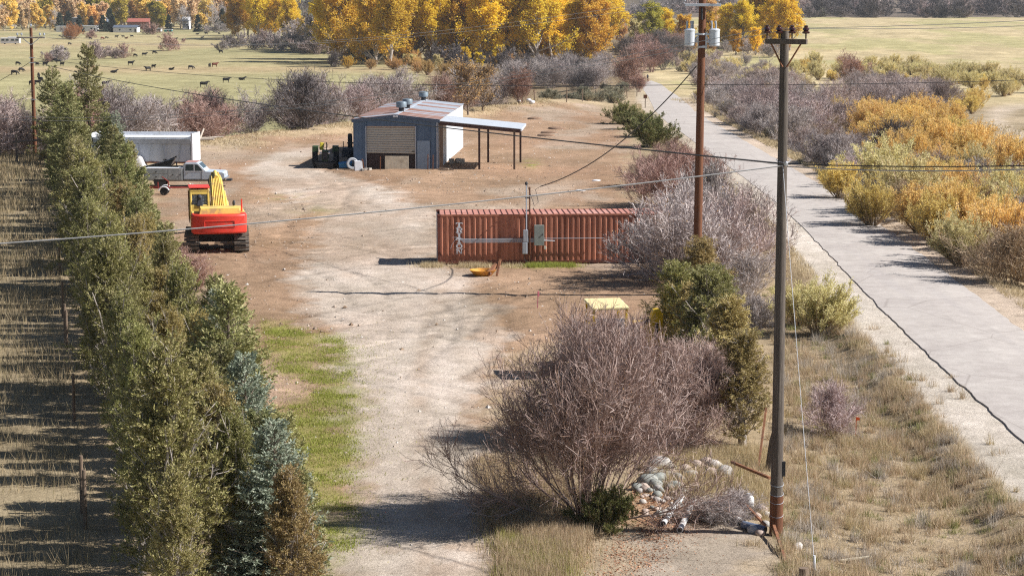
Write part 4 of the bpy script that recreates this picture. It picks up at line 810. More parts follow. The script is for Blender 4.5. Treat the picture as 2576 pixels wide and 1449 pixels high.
b = MB(); b.bar((-.5, .3, .35), (2.2, .7, .4), .09); b.bar((-.5, 1.1, .35), (2.2, .7, .4), .09); b.bar((1.3, .7, .4), (1.2, .7, 1.3), .08); b.box((1.5, .7, .75), (.35, .4, .45)); b.build('frame', dark_metal, DT)
# covered car: one cloth draped over the body
def drape(name, L_, W_, hf, m, loc, rz, label, cat):
    n = 26; V = []; F = []
    for i in range(n):
        for j in range(n):
            x = (i / (n - 1) - .5) * 1.0; y = (j / (n - 1) - .5) * 1.0; e = max(abs(x), abs(y)) * 2; X, Y = x * L_, y * W_
            z = hf(X) * (1 - sstep(.80, 1.0, np.array(e)).item() * .9); fold = .05 * math.sin(X * 9 + Y * 3) * float(sstep(.7, .95, np.array(e))); V.append((X + fold, Y + fold * (1 if y > 0 else -1), max(.05, z)))
    F = [(i * n + j, (i + 1) * n + j, (i + 1) * n + j + 1, i * n + j + 1) for i in range(n - 1) for j in range(n - 1)]
    me = bpy.data.meshes.new(name); me.from_pydata(V, [], F); me.materials.append(m); me.polygons.foreach_set('use_smooth', np.ones(len(me.polygons), bool)); return tag(obj(name, me, None, loc, rz), label, cat)
drape('car_cover', 4.3, 2.0, lambda X: float(np.interp(X, [-2.2, -1.6, -.9, .5, 1.0, 2.2], [.75, .95, 1.5, 1.5, 1.05, .9])), mat('cover_cloth', (.55, .53, .52), .85, 0, .1, 2), on(G(352, 405).x - .3, G(352, 420).y - 2), R(4), 'pale cloth draped over a parked car beside the box trailer', 'car cover')
BT = thing('box_trailer', 'white box trailer with shade-tinted tarp side parked before bare shrubs', 'trailer', on(AT(333, 420, 158).x - 3.2, 158), R(-5)); BL, BW, BH = 8.15, 2.5, 2.42
b = MB(); b.box((BL / 2, BW / 2, BH - .02), (BL, BW, .05)); b.build('roof', white_p, BT, .01)
tarp = mat('shade_grey_tarp', (.47, .52, .60), .6, 0, .07, 1.2, stretch=(1, 1, .4))  # blue-grey of the shaded white side is put into the tarp colour
V = []; nx, nz = 90, 8
for j in range(nz):
    for i in range(nx): x = .1 + (BL - .3) * i / (nx - 1); z = .45 + (BH - 1.0) * j / (nz - 1); V.append((x, .10 + .05 * math.sin(x * 4.2 + .6 * z) * (1 - .4 * j / nz) + .03 * vnoise(x * 3, z * 2, 4), z))
me = bpy.data.meshes.new('tarp_side'); me.from_pydata(V, [], [(j * nx + i, j * nx + i + 1, (j + 1) * nx + i + 1, (j + 1) * nx + i) for j in range(nz - 1) for i in range(nx - 1)]); me.materials.append(tarp); me.polygons.foreach_set('use_smooth', np.ones(len(me.polygons), bool)); ts = obj('tarp_side', me, BT)
b = MB(); b.box((BL / 2, .02, BH - .06), (BL, .05, .10)); b.build('top_rail', white_p, BT, .01)
b = MB(); b.box((BL / 2, .0, BH - .32), (BL - .3, .06, .42), (R(10), 0, 0)); b.build('shade_band', mat('shade_band_grey', (.36, .40, .46), .7), BT, .01)  # grey band stands in for the shading along the top of the side
for k, x in enumerate((1.2, 2.6, 3.9, 4.6, 5.9, 7.0)):
    b = MB(); b.bar((x, .02, .5), (x + (.25 if k % 2 else -.15), .0, BH - .5), .06, .02); b.build('strap_or_pole_shadow', steel_grey, ts)  # slanting strips stand in for pole shadows on the tarp
b = MB(); b.box((BL - .02, BW / 2, 1.6), (.06, BW, 2.25)); b.box((BL - .06, .04, 1.6), (.14, .12, 2.3)); b.build('end_wall', white_p, BT, .01)
b = MB(); b.box((.02, BW / 2, 1.6), (.06, BW, 2.25)); b.box((BL / 2, BW - .02, 1.6), (BL - .1, .05, 2.2)); b.build('back_wall', white_p, BT)
b = MB(); b.box((BL / 2, BW / 2, .42), (BL, BW - .1, .12)); b.build('floor_frame', rust, BT)
for x in (2.0, 5.8):
    for y in (.2, BW - .2): wheel(BT, (0, 0, 0), .36, .22).matrix_local = Matrix.Translation((x, y, .36)) @ Matrix.Rotation(R(90), 4, 'Z')

# ---------------------------------------------------------------- backhoe behind the big bush
by = mat('backhoe_yellow', (.70, .45, .02), .45, 0, .1, 3, c2=(.30, .18, .06), amt=.12); byf = mat('canopy_yellow', (.76, .62, .33), .6, 0, .08, 3)
pb = AT(1528, 765, 70.3); BK = thing('backhoe', 'yellow backhoe with pale canopy roof half hidden behind the bare bush', 'backhoe', on(pb.x, 70.3), R(8)); BK.scale = (.86, .86, .96)
b = MB(); b.extr([(-.78, -.75, 2.62), (.78, -.75, 2.62), (.78, 1.3, 2.70), (-.78, 1.3, 2.70)], (0, 0, .10)); b.build('canopy_roof', byf, BK, .03)
for x in (-.7, .7):
    for y in (-.65, 1.15): b = MB(); b.bar((x, y, 1.0), (x * .97, y, 2.62), .09); b.build('canopy_post', by, BK)
b = MB(); b.box((0, 1.0, .95), (1.1, 3.0, .55)); b.box((0, 2.6, 1.25), (.95, 1.5, .75), taper=.92); b.box((0, -.5, .75), (1.7, .3, .5)); b.build('body', by, BK, .05)
b = MB(); b.box((0, .0, 1.3), (.5, .45, .10)); b.box((0, .22, 1.6), (.5, .10, .5)); b.build('seat', dark_metal, BK, .03)
b = MB(); b.box((0, -.69, 1.7), (1.2, .012, 1.2)); b.build('rear_glass', gl, BK)
for s in (-1, 1): wheel(BK, (s * .85, .9, .72), .72, .42, by); wheel(BK, (s * .8, 3.3, .48), .48, .3, by)
b = MB(); b.extr([(-.16, -1.0, .2), (-.16, -1.35, .2), (-.16, -1.25, 1.75), (-.16, -.9, 1.85)], (.32, 0, 0)); b.build('dipper', by, BK, .02)
st_ = obj('stabilizer', None, BK); st_.location = (1.85, -.75, .42)
b = MB(); b.extr([(-.26, -.12, -.1), (.2, -.12, -.1), (.24, -.12, 1.80), (.14, -.12, 1.98), (-.06, -.12, 1.95), (-.2, -.12, 1.4)], (0, .36, 0)); b.build('stabilizer_arm', by, st_, .04)
b = MB(); b.box((.03, -.135, 1.25), (.09, .02, .55)); b.box((.03, -.135, .62), (.10, .02, .3)); b.build('slot', dark_metal, st_)
b = MB(); b.cyl((-.15, 0, 1.6), (-1.0, .1, 1.25), .07); b.build('ram', dark_metal, st_, smooth=True); st_.scale = (1.35, 1.35, 1.12)
b = MB(); b.box((-.3, .5, 1.1), (.5, .9, .7)); b.build('linkage', by, st_, .03)
for s in (-1,): b = MB(); b.lathe([(.01, 0), (.08, .03), (.08, .12), (.01, .15)], (-1.05, .8, 2.0), 10); b.build('work_light', by, BK)

# ---------------------------------------------------------------- scrap in front of the container
sp_ = G(1215, 694); SB = thing('scrap_bucket', 'rusty orange steel tub with an iron beam leaning on it', 'scrap metal', sp_, R(-8)); orange = mat('orange_inside', (.60, .27, .03), .6, 0, .2, 4, c2=(.22, .09, .04), amt=.3)
b = MB(); b.lathe([(.35, .02), (.40, .0), (.62, .26), (.66, .30), (.60, .30), (.36, .06)], (0, 0, 0), 24); b.build('tub', orange, SB, smooth=True)
b = MB(); b.bar((.35, -.45, .18), (.62, .5, .52), .16, .20); b.bar((.7, -.1, .05), (.78, .5, .75), .10); b.build('beam', rust, SB)

# ---------------------------------------------------------------- utility poles
def upole(name, label, base, top, r0, r1, m, lean=(0, 0), n=14):
    o = thing(name, label, 'utility pole', base); b = MB(); k = 9; b.tube([(lean[0] * i / k, lean[1] * i / k, -.3 + (top + .3) * i / k) for i in range(k + 1)], [r0 + (r1 - r0) * i / k for i in range(k + 1)], n); b.build('pole', m, o, smooth=True); return o
def insul(parent, p, m=None):
    b = MB(); b.lathe([(.02, 0), (.02, .12), (.085, .13), (.095, .17), (.05, .19), (.08, .22), (.075, .26), (.045, .28), (.05, .32), (.01, .33)], p, 14); return b.build('insulator', m or porcelain, parent, smooth=True)
pg = G(1952, 1346); GPO = upole('utility_pole', 'weathered grey wooden utility pole with short crossarm and brown insulators', pg, 12.72, .160, .105, wood_weath, (-.03, 0))
ca_ = obj('crossarm', None, GPO); cr = Vector((-.03, 0, 12.46)); dv = Vector((.46, -.30, 0))
b = MB(); b.bar(cr - dv + Vector((.02, -.17, 0)), cr + dv + Vector((.02, -.17, 0)), .10, .125); b.build('crossarm_beam', wood_weath, ca_, .008)
for s in (-1, 1):
    b = MB(); b.bar(cr + dv * (s * .72) + Vector((.02, -.13, -.06)), cr + Vector((s * .05, -.12, -.62)), .035, .03); b.build('brace', rust, ca_)
for f in (-.95, -.35, .28, .95): insul(ca_, tuple(cr + dv * f + Vector((.02, -.17, .07))))
for z in (9.55, 1.35, 1.1, .9, .55):
    b = MB(); b.tube([(.17 * math.cos(a), .17 * math.sin(a), z + .05 * math.sin(a)) for a in np.linspace(0, 6.28, 16)], .006, 5); b.build('wire_band', galv, GPO)
b = MB(); b.lathe([(.172, -.1), (.168, .95), (.165, 1.05)], (0, 0, 0), 16); b.build('stained_foot', wood_brown, GPO, smooth=True)
b = MB(); b.box((.145, -.08, 1.75), (.10, .05, .38)); b.build('tag_plate', dark_metal, GPO)
b = MB(); b.lathe([(.02, 0), (.05, .03), (.05, .1), (.02, .13)], (.05, -.17, 9.4), 8); b.build('clamp', alu, GPO)
pbn = on(AT(1752, 744, 89.8).x, 89.8); BPO = upole('utility_pole', 'reddish brown utility pole carrying two grey transformers', pbn, 14.6, .205, .155, wood_brown, (.10, 0), 16)
for s in (-1, 1):
    tf_ = obj('transformer', None, BPO); x = s * .55 + .09
    b = MB(); b.lathe([(.20, 11.42), (.235, 11.46), (.235, 12.10), (.25, 12.11), (.25, 12.16), (.20, 12.20), (.02, 12.22)], (x, -.05, 0), 22); b.build('tank', galv_lt, tf_, smooth=True)
    for q in ((-.12, .05), (.05, -.08), (.14, .08))[:3 if s < 0 else 2]:
        b = MB(); b.tube([(x + q[0], q[1] - .05, 12.18), (x + q[0], q[1] - .05, 12.38), (x + q[0] + (.0 if s < 0 else -.03), q[1] - .05, 12.55)], [.045, .04, .055], 10); b.build('bushing', galv, tf_, smooth=True)
    b = MB()
    for z in (11.62, 11.95): b.bar((x - s * .22, -.05, z), (.1 + s * .12, -.02, z + .02), .06, .08)
    b.bar((x - s * .2, -.05, 11.6), (.1 + s * .13, -.02, 11.95), .05, .05); b.bar((.1 + s * .17, -.05, 11.3), (.1 + s * .17, -.05, 12.05), .06, .04); b.build('bracket', galv_lt, tf_)
b = MB(); b.lathe([(.19, 11.92), (.19, 12.0)], (.09, 0, 0), 14); b.lathe([(.19, 11.36), (.19, 11.44)], (.09, 0, 0), 14); b.build('band', galv_lt, BPO)
b = MB(); b.box((.1, -.18, 13.25), (1.6, .10, .12)); b.build('crossarm', galv_lt, BPO, .01)
for x in (-.75, .75): insul(BPO, (x, -.18, 13.3), galv)
b = MB(); b.cyl((.05, -.18, 12.6), (.05, -.18, 13.1), .05); b.build('arrester', dark_metal, BPO)
pl = on(AT(89, 400, 165).x, 165.); LPO = upole('utility_pole', 'brown utility pole with pale crossarm behind the tall spruces', pl, 10.35, .17, .12, wood_brown)
b = MB(); b.box((0, -.14, 9.55), (2.35, .10, .13)); b.build('crossarm', mat('pale_arm', (.42, .36, .31), .8), LPO, .01)
for s in (-1, 1): b = MB(); b.bar((s * .68, -.14, 9.5), (0, -.14, 8.95), .05); b.build('brace', galv_lt, LPO)
for x in (-1.1, -.75, .75, 1.1): insul(LPO, (x, -.14, 9.62), galv)
insul(LPO, (0, 0, 10.35), galv)
for z in (7.9, 7.5, 4.5): b = MB(); b.box((.05, -.15, z), (.5, .06, .06)); b.build('cable_bracket', galv_lt, LPO)

# ---------------------------------------------------------------- overhead wires (each strung between two supports)
def wire(label, a, b_, sag, r, m, n=28, group=None, nm='overhead_wire'):
    a = Vector(a); b_ = Vector(b_); mb = MB(); pts = []
    for i in range(n + 1): t = i / n; p = a.lerp(b_, t); p.z -= sag * 4 * t * (1 - t); pts.append(p - a)
    mb.tube(pts, r, 5); return tag(mb.build(nm, m, None, 0, True, a), label, 'wire', group)
cable_l = mat('cable_silver', (.45, .45, .45), .5, .2, .1, 3); cable_d = mat('cable_black', (.05, .05, .055), .6, 0, .2, 3)
ga = pg + Vector((-.03, -.15, 9.42))
wire('thick silver cable crossing in front of the excavator and container', ga, AT(-130, 622, 47), .16, .017, cable_l)
wire('black cable running right from the grey pole', ga + Vector((.1, 0, .05)), AT(2720, 414, 44), .06, .014, cable_d)
wire('pale cable running right from the grey pole below the black one', ga + Vector((.1, 0, -.02)), AT(2720, 420, 44), .10, .014, cable_l)
lf = pl + Vector((.2, -.15, 7.55)); wire('dark cable from the far left pole down to the grey pole', lf, ga + Vector((-.1, .1, .05)), .55, .022, cable_d)
wire('dark cable running left from the far left pole', pl + Vector((-.2, -.15, 7.5)), AT(-160, 275, 165), .3, .022, cable_d)
br = pbn + Vector((-.15, -.1, 9.72)); wire('thin dark wire from the far left pole to the brown pole', pl + Vector((.2, -.15, 7.9)), br, .75, .016, cable_d)
wire('thin dark wire running right from the brown pole', pbn + Vector((.2, -.1, 9.72)), AT(2720, 196, 86), .10, .014, cable_d)
for k, (f, du, lab) in enumerate(((-.95, 8, 'upper'), (.28, 17, 'lower'))):
    p0 = pg + cr + dv * f + Vector((.02, -.17, .32)); wire(f'{lab} of two pale wires strung low from the grey pole towards the spruces', p0, AT(-150, 278 + (k * 9), 104), 1.10, .008, cable_l)
    wire(f'{"upper" if k == 0 else "lower"} pale wire from the grey pole insulators over the hay field', pg + cr + dv * (-.35 if k == 0 else .95) + Vector((.02, -.17, .32)), AT(2720, 44 if k == 0 else 60, 47), .05, .007, cable_l)
for k, x in enumerate((-1.1, 1.1)):
    wire('fine pale wire from the far crossarm to the top of the brown pole', pl + Vector((x, -.14, 9.9)), pbn + Vector((-.75 if k == 0 else .75, -.18, 13.6)), 1.5, .009, cable_l, group='fine wires to the brown pole top')
mt = CT.matrix_basis @ Vector((mx + .16, -.09, 3.9)); p0 = pbn + Vector((-.15, -.1, 10.55)); mid = []
wire('twisted black service cable from the brown pole to the container mast', p0, mt + Vector((.55, .0, .05)), .85, .026, cable_d)
b = MB(); b.tube([(.55, 0, .05), (.3, .0, -.1), (.45, .0, -.75), (.25, 0, -.95), (.05, 0, -.35), (-.1, 0, .1)], .014, 6); tag(b.build('drip_loop', cable_d, None, 0, True, mt), 'loops of black cable hanging beside the mast head', 'wire')
b = MB(); b.tube([(0, 0, 0), (.1, 0, -.35), (-.1, 0, -.7), (.3, .0, -1.35)], .013, 6); tag(b.build('drip_loop', cable_d, None, 0, True, pbn + Vector((-.55, -.2, 11.4))), 'black lead hanging under the left transformer', 'wire')
gy = G(2051, 1449); wire('thin white guy wire staked to the ground beside the grey pole', ga, gy + Vector((0, 0, .05)), .12, .007, white_p, nm='guy_wire')
b = MB(); b.tube([(0, 0, -.1), (-.03, .05, .5)], .03, 8); tag(b.build('guy_marker', white_p, None, 0, True, gy), 'short white marker sleeve at the guy wire anchor', 'marker')
for (z, xx) in ((0, 0),):
    b = MB(); b.tube([(0, 0, 0), (.5, 0, -.35), (.85, 0, -.2)], .008, 5); tag(b.build('jumper_wire', cable_d, None, 0, True, pbn + Vector((.2, -.1, 10.3))), 'short dark jumper wire right of the brown pole', 'wire')

# ================================================================ plants
big_tw = leafmat('twig_bigbush', [(.22, .145, .125), (.42, .30, .265), (.32, .215, .185), (.56, .455, .415), (.38, .24, .18)], 0, .05)
bare_bush('bigbush', 4.2, 56, 900, 6500, 36000, 36, .028, big_tw, leafmat('leaf_dry', [(.40, .22, .10), (.52, .34, .16), (.30, .13, .07)], .3, .1), 4600, .055, .0062, .16, .34, .22)
bare_bush('farbare', 3.2, 22, 130, 620, 2600, 34, .035, tw_grey, None, 0, .1, .026)
spruce('nearspruce', 4.5, 1.45, bark, lf_spr, 2.0, .105)
P_TW = {'grey': tw_grey, 'purple': tw_purple, 'red': tw_red, 'dark': tw_dark, 'tan': tw_tan}
def shrub(u, v, h, tw='grey', proto=None, label=None, group=None, rel=3.2, far=False, name='bare_shrub'):
    p = G(u, v) if not isinstance(u, Vector) else u; pr = proto or ('farbare' if far else f'bare{int(rng.integers(3))}')
    return plant(pr, name, label, 'shrub', p - Vector((0, 0, .05)), h / rel, group, {'twigs': P_TW[tw]}, rng.uniform(.85, 1.05))
def leafy(u, v, h, leafm, label, group=None, proto=None, rel=2.6, name='leafy_shrub', sz=1):
    p = G(u, v) if not isinstance(u, Vector) else u
    return plant(proto or f'leafy{int(rng.integers(2))}', name, label, 'shrub', p - Vector((0, 0, .05)), h / rel, group, {'leaves': leafm}, rng.uniform(.85, 1.05) * sz)
def scatter(poly, n, dmin):
    """n points inside a polygon drawn on the ground, kept apart"""
    W = GP(poly); xs = [p[0] for p in W]; ys_ = [p[1] for p in W]; out = []; tries = 0
    while len(out) < n and tries < n * 60:
        tries += 1; x, y = rng.uniform(min(xs), max(xs)), rng.uniform(min(ys_), max(ys_))
        if not in_poly(np.array([x]), np.array([y]), W)[0]: continue
        if any((x - a) ** 2 + ((y - b_) * .6) ** 2 < dmin ** 2 for a, b_ in out): continue
        out.append((x, y))
    return [on(*q) for q in out]

# evergreen windbreak along the left of the yard
def ev(kind, x, y, h, label=None, leaf=None, group=None):
    base = {'juniper': 5.0, 'spruce': 6.0, 'nearspruce': 4.5}[kind]; pr = kind if kind == 'nearspruce' else kind + str(int(rng.integers(4 if kind == 'juniper' else 3)))
    L_ = {'juniper': 'olive green juniper in the evergreen windbreak row', 'spruce': 'green spruce growing among the windbreak junipers', 'nearspruce': 'green spruce growing among the windbreak junipers'}[kind]
    return plant(pr, 'juniper_tree' if kind == 'juniper' else 'spruce_tree', label or L_, 'tree', on(x, y) - Vector((0, 0, .05)), h / base, group or ('junipers of the windbreak' if kind == 'juniper' else 'spruces of the windbreak'), {'crown': leaf} if leaf else None, rng.uniform(.92, 1.1), None, rng.normal(0, .03))
y = 41.0
while y < 158:
    lx_ = -9.6 - .245 * (y - 46)
    if y > 116:
        ev('spruce', lx_ + 1.6 + rng.normal(0, .3), y, rng.uniform(5.0, 7.2), 'green spruce at the far end of the windbreak', None, 'spruces at the far end of the windbreak')
        if y < 146: ev('spruce', lx_ + 4.0, y + 1.4, rng.uniform(3.8, 5.2), 'green spruce at the far end of the windbreak', None, 'spruces at the far end of the windbreak')
        y += 3.4; continue
    ev('juniper', lx_ + 1.25 + rng.normal(0, .22), y + rng.normal(0, .3), rng.choice([3.4, 4.2, 4.8, 5.4, 6.0]) * rng.uniform(.9, 1.05) * (1 + .1 * (y > 90)), 'olive green juniper on the meadow side of the windbreak row', None, 'junipers on the meadow side')
    r_ = rng.random(); x2 = lx_ + 3.0 + rng.normal(0, .35)
    if y < 150 and r_ > .72: ev('nearspruce', x2 + .1, y + 1.1, rng.uniform(4.2, 5.4), 'tall pointed spruce in the middle of the windbreak', None, 'pointed spruces mid windbreak')
    elif y < 150: ev('juniper', x2 - .2, y + 1.1, rng.uniform(3.3, 4.6), 'brownish juniper in the middle of the windbreak row' if r_ < .25 else None, lf_jun_brown if r_ < .25 else None, 'brownish junipers of the windbreak' if r_ < .25 else None)
    y += rng.uniform(2.0, 2.7)
y = 44.0; k = 0
while y < 140:
    x3 = -5.4 - .235 * (y - 48) - (.45 if y > 57 else 1.0); k += 1
    if 84 < y < 118: x3 -= 1.7
    kind = ('nearspruce', 'nearspruce', 'nearspruce', 'nearspruce', 'juniper')[k % 5]; h_ = rng.uniform(3.2, 4.5) if y < 60 else rng.uniform(2.2, 2.9) if y < 92 else rng.uniform(2.6, 3.8) * (.8 if y < 118 else 1)
    if 62 < y <= 84: x3 -= .5
    if kind == 'nearspruce' and k % 2: ev(kind, x3 + rng.normal(0, .2), y, h_, 'pale blue green spruce on the yard side of the windbreak', lf_blue, 'blue spruces of the windbreak')
    else: ev(kind, x3 + rng.normal(0, .2), y, h_)
    y += rng.uniform(2.4, 3.4)
for (u, v, h, kd, lf_, lab) in ((228, 402, 8.6, 'spruce', None, 'tallest green spruce standing at the far end of the windbreak'), (140, 402, 7.6, 'spruce', None, 'second tall spruce beside the brown utility pole'), (180, 420, 6.4, 'spruce', None, None), (300, 472, 5.3, 'spruce', lf_blue, 'silvery blue spruce beside the white box trailer'), (270, 455, 5.6, 'spruce', None, None), (362, 640, 5.0, 'spruce', None, None), (335, 560, 4.6, 'spruce', None, None), (568, 1085, 4.5, 'nearspruce', lf_blue, None), (545, 1010, 4.0, 'nearspruce', None, None), (715, 1425, 3.6, 'nearspruce', None, None), (600, 1150, 3.2, 'nearspruce', None, None), (640, 1230, 3.0, 'juniper', None, None), (690, 1330, 3.0, 'juniper', None, None), (745, 1500, 3.0, 'nearspruce', None, None)):
    p = G(u, v); ev(kd, p.x, p.y, h, lab or ('pale blue green spruce on the yard side of the windbreak' if lf_ else None), lf_, 'blue spruces of the windbreak' if lf_ and not lab else None)
for (u, v, h) in ((470, 715, 1.3), (500, 735, 1.1), (440, 690, 1.2)): leafy(u, v, h, lf_dead, 'sapling with dry orange leaves beside the excavator track', 'orange leaved saplings', rel=2.6, name='dry_sapling', proto='bareleaf')

# junipers and the big bare bush between drive and trail
for (u, v, h, lf_) in ((1700, 930, 4.1, None), (1775, 985, 4.4, None), (1865, 1120, 3.6, lf_jun_brown), (1760, 880, 4.5, lf_jun_brown), (1830, 1050, 4.1, lf_jun_brown), (1735, 960, 3.6, lf_jun_brown), (1800, 930, 4.0, None)):
    plant(f'juniper{int(rng.integers(4))}', 'juniper_tree', 'bushy juniper between the bare bush and the grey pole', 'tree', G(u, v) - Vector((0, 0, .05)), h / 5.0 * 1.35, 'junipers behind the grey pole', {'crown': lf_} if lf_ else None, .74)
plant('bigbush', 'bare_bush', 'large leafless purple bush overhanging the gravel drive', 'bush', G(1478, 1305), .95, None, None, 1.06, .4)
plant('bigbush', 'bare_bush', 'leafless bush growing against the junipers behind the rock pile', 'bush', G(1740, 1105), .58, None, None, 1.0, 2.2)
plant('bigbush', 'bare_bush', 'leafless bush hiding the lower half of the backhoe', 'bush', G(1545, 1110), .74, None, None, 1.0, 4.0)
leafy(1528, 1325, 1.1, lf_green, 'small green leaved shrub at the foot of the large bare bush', None, 'round', 2.4)
for (u, v, h, tw) in ((1715, 722, 4.1, 'grey'), (1815, 700, 4.0, 'purple'), (1650, 695, 2.8, 'grey'), (1870, 650, 3.1, 'purple'), (1790, 600, 3.6, 'grey'), (1745, 650, 3.8, 'grey'), (1870, 760, 2.2, 'grey'), (1900, 830, 1.6, 'grey')): shrub(u, v, h, tw, None, 'tall leafless shrub growing between container and trail', 'bare shrubs beside the container')
for (u, v, h) in ((1660, 520, 3.2), (1730, 480, 3.0), (1620, 470, 2.4), (1785, 480, 2.4), (1690, 445, 2.6)): shrub(u, v, h, 'red', None, 'reddish leafless shrub growing behind the container', 'reddish shrubs behind the container')
leafy(2062, 842, 2.5, lf_pale, 'pale yellow green willow bush between grey pole and trail'); leafy(2010, 820, 1.7, lf_pale, 'small pale willow bush close behind the grey pole')
shrub(2095, 1092, 1.5, 'purple', None, 'low purple twiggy shrub in the dry roadside grass')
for (u, v, h) in ((1645, 370, 2.9), (1625, 345, 2.4), (1565, 312, 2.4), (1590, 325, 1.9)): leafy(u, v, h, lf_green, 'dark green rounded shrub beside the yard edge', 'green shrubs by the trail', 'round', 2.4)

# willows and scrub right of the trail
def fill(poly, n, d, kinds):
    for p in scatter(poly, n, d):
        tw, lf_, hr, lab, grp, pr = kinds[int(rng.integers(len(kinds)))]; h = rng.uniform(*hr)
        nm = 'oak_brush' if 'oak' in grp else 'thicket_shrub' if 'thicket' in grp else 'grove_brush' if 'grove' in grp or 'cottonwood' in grp else None
        if lf_ is None: shrub(p, 0, h, tw, pr, lab, grp, 3.2, name=nm or 'bare_shrub')
        else: leafy(p, 0, h, lf_, lab, grp, pr, 2.6 if pr is None or pr.startswith('leafy') else 2.4, name=nm or ('sagebrush' if 'sage' in lab else 'willow_bush'))
PUR = ('purple', None, (2.8, 4.4), 'purple leafless shrub on the slope right of the trail', 'purple shrubs right of the trail', None); GRY = ('grey', None, (2.0, 3.4), 'grey leafless shrub tangled among the willows', 'grey shrubs among the willows', None)
LGR = ('grey', None, (2.4, 3.8), 'pale grey leafless shrub on the slope right of the trail', 'pale grey shrubs right of the trail', None); TNB = ('tan', None, (1.8, 3.0), 'tan leafless shrub on the slope right of the trail', 'tan shrubs right of the trail', None)
DRK = ('dark', None, (2.2, 3.2), 'dark leafless shrub among the yellow willows', 'dark shrubs among the willows', None); PAL = (None, lf_pale, (2.8, 4.4), 'pale yellow willow bush below the hay field', 'pale willows below the hay field', None)
ORG = (None, lf_willow_or, (2.4, 4.0), 'orange yellow willow bush in the wet hollow', 'orange willows', None); YEL = (None, lf_willow, (2.0, 3.0), 'bright yellow willow bush in the scrub beside the trail', 'yellow willows beside the trail', None); SAG = (None, lf_sage, (1.2, 1.8), 'grey green sagebrush on the trailside slope', 'sagebrush on the slope', 'round')
fill([(1690, 170), (1790, 215), (1930, 270), (2060, 330), (2130, 300), (2060, 230), (1900, 170), (1780, 140)], 80, 3.0, [PUR, LGR, SAG, LGR, SAG, TNB, PAL, YEL])
fill([(1780, 250), (1880, 310), (1960, 350), (2080, 370), (2150, 330), (2060, 290), (1900, 230)], 40, 2.2, [PUR, LGR, SAG, TNB])
fill([(1960, 190), (2080, 205), (2250, 215), (2420, 235), (2700, 260), (2700, 225), (2420, 190), (2200, 165), (1980, 160)], 90, 3.0, [PAL, PAL, PAL, YEL])
fill([(2130, 225), (2360, 245), (2400, 300), (2300, 300), (2160, 280)], 50, 2.4, [PUR, LGR, TNB])
fill([(2160, 320), (2290, 305), (2390, 345), (2450, 400), (2540, 440), (2720, 455), (2720, 490), (2480, 475), (2300, 450), (2230, 425), (2150, 380)], 46, 2.7, [ORG, ORG, ORG, ORG, YEL])
fill([(1745, 215), (1800, 240), (1880, 300), (1940, 350), (1990, 380), (2060, 420), (2090, 400), (1990, 340), (1880, 260), (1790, 205)], 44, 1.9, [PUR, LGR, SAG, TNB])
for k in range(80):
    yy = rng.uniform(140, 320); x = trail_x(yy) + rng.uniform(4.6, 15); tw, lf_, hr, lab, grp, pr = [PUR, LGR, PUR, SAG, TNB, PAL, LGR][k % 7]; h = rng.uniform(1.6, 3.0)
    lab = lab.replace('on the slope right of', 'close along the right edge of').replace('on the trailside slope', 'close along the right edge of the trail').replace('below the hay field', 'close along the right edge of the trail'); grp = 'trailside ' + grp
    if lf_ is None: shrub(on(x, yy), 0, h, tw, pr, lab, grp, name='trailside_shrub')
    else: leafy(on(x, yy), 0, h * .8, lf_, lab, grp, pr, name='trailside_bush')
for k in range(16):
    yy = rng.uniform(52, 100); x = trail_x(yy) + rng.uniform(6, 20); lf_, lab, grp = [(lf_willow_or, ORG[3], ORG[4]), (lf_pale, PAL[3].replace('below the hay field', 'in the wet hollow'), 'pale willows in the hollow'), (None, GRY[3], GRY[4])][k % 3]
    if lf_: leafy(on(x, yy), 0, rng.uniform(1.6, 2.6), lf_, lab, grp, None, name='willow_bush')
    else: shrub(on(x, yy), 0, rng.uniform(1.6, 2.4), 'grey', None, lab, grp)
fill([(2380, 262), (2480, 258), (2460, 285), (2390, 290)], 8, 3.0, [YEL])
fill([(2220, 480), (2400, 470), (2720, 500), (2720, 760), (2600, 740), (2500, 700), (2380, 640), (2260, 560)], 62, 2.1, [GRY, ORG, YEL, PAL, ORG, YEL, GRY, PAL, TNB])
for (u, v, h, m_, lab) in ((2115, 500, 2.6, lf_willow, 'bright yellow willow clump beside a bend of the trail edge'), (2195, 568, 2.4, lf_willow, 'rounded golden willow clump at the trail shoulder'), (2420, 670, 2.6, lf_pale, 'pale green willow among grey deadwood'), (2440, 425, 3.8, lf_willow_or, None), (2350, 390, 4.0, lf_willow_or, None)): leafy(u, v, h, m_, lab or ORG[3], None if lab else ORG[4])
for (u, v, h) in ((2235, 405, 3.4), (2200, 530, 1.9), (2100, 440, 1.8), (2080, 425, 1.6), (2330, 520, 2.2)): shrub(u, v, h, 'dark', None, DRK[3], DRK[4])
plant('bareleaf', 'rust_leaved_tree', 'rust orange oak in the pale willows', 'tree', G(2135, 222), 2.0, None, {'leaves': lf_rust}, 1.0)
for (u, v, h) in ((2105, 292, 4.6),): shrub(u, v, h, 'purple', None, 'tall purple shrub with dark stems below the rust orange oak')
pd = G(2190, 215); b = MB(); b.tube([(0, 0, -.2), (.15, 0, 3), (.0, .1, 6.2)], [.13, .1, .05], 7); b.tube([(.1, 0, 3.5), (-.9, .1, 5.0)], [.06, .03], 5); b.tube([(.1, 0, 4.2), (.5, .1, 6.6)], [.05, .02], 5); small('dead_tree', b, bark, 'thin dead tree trunk beside the rust orange oak', 'tree', pd)

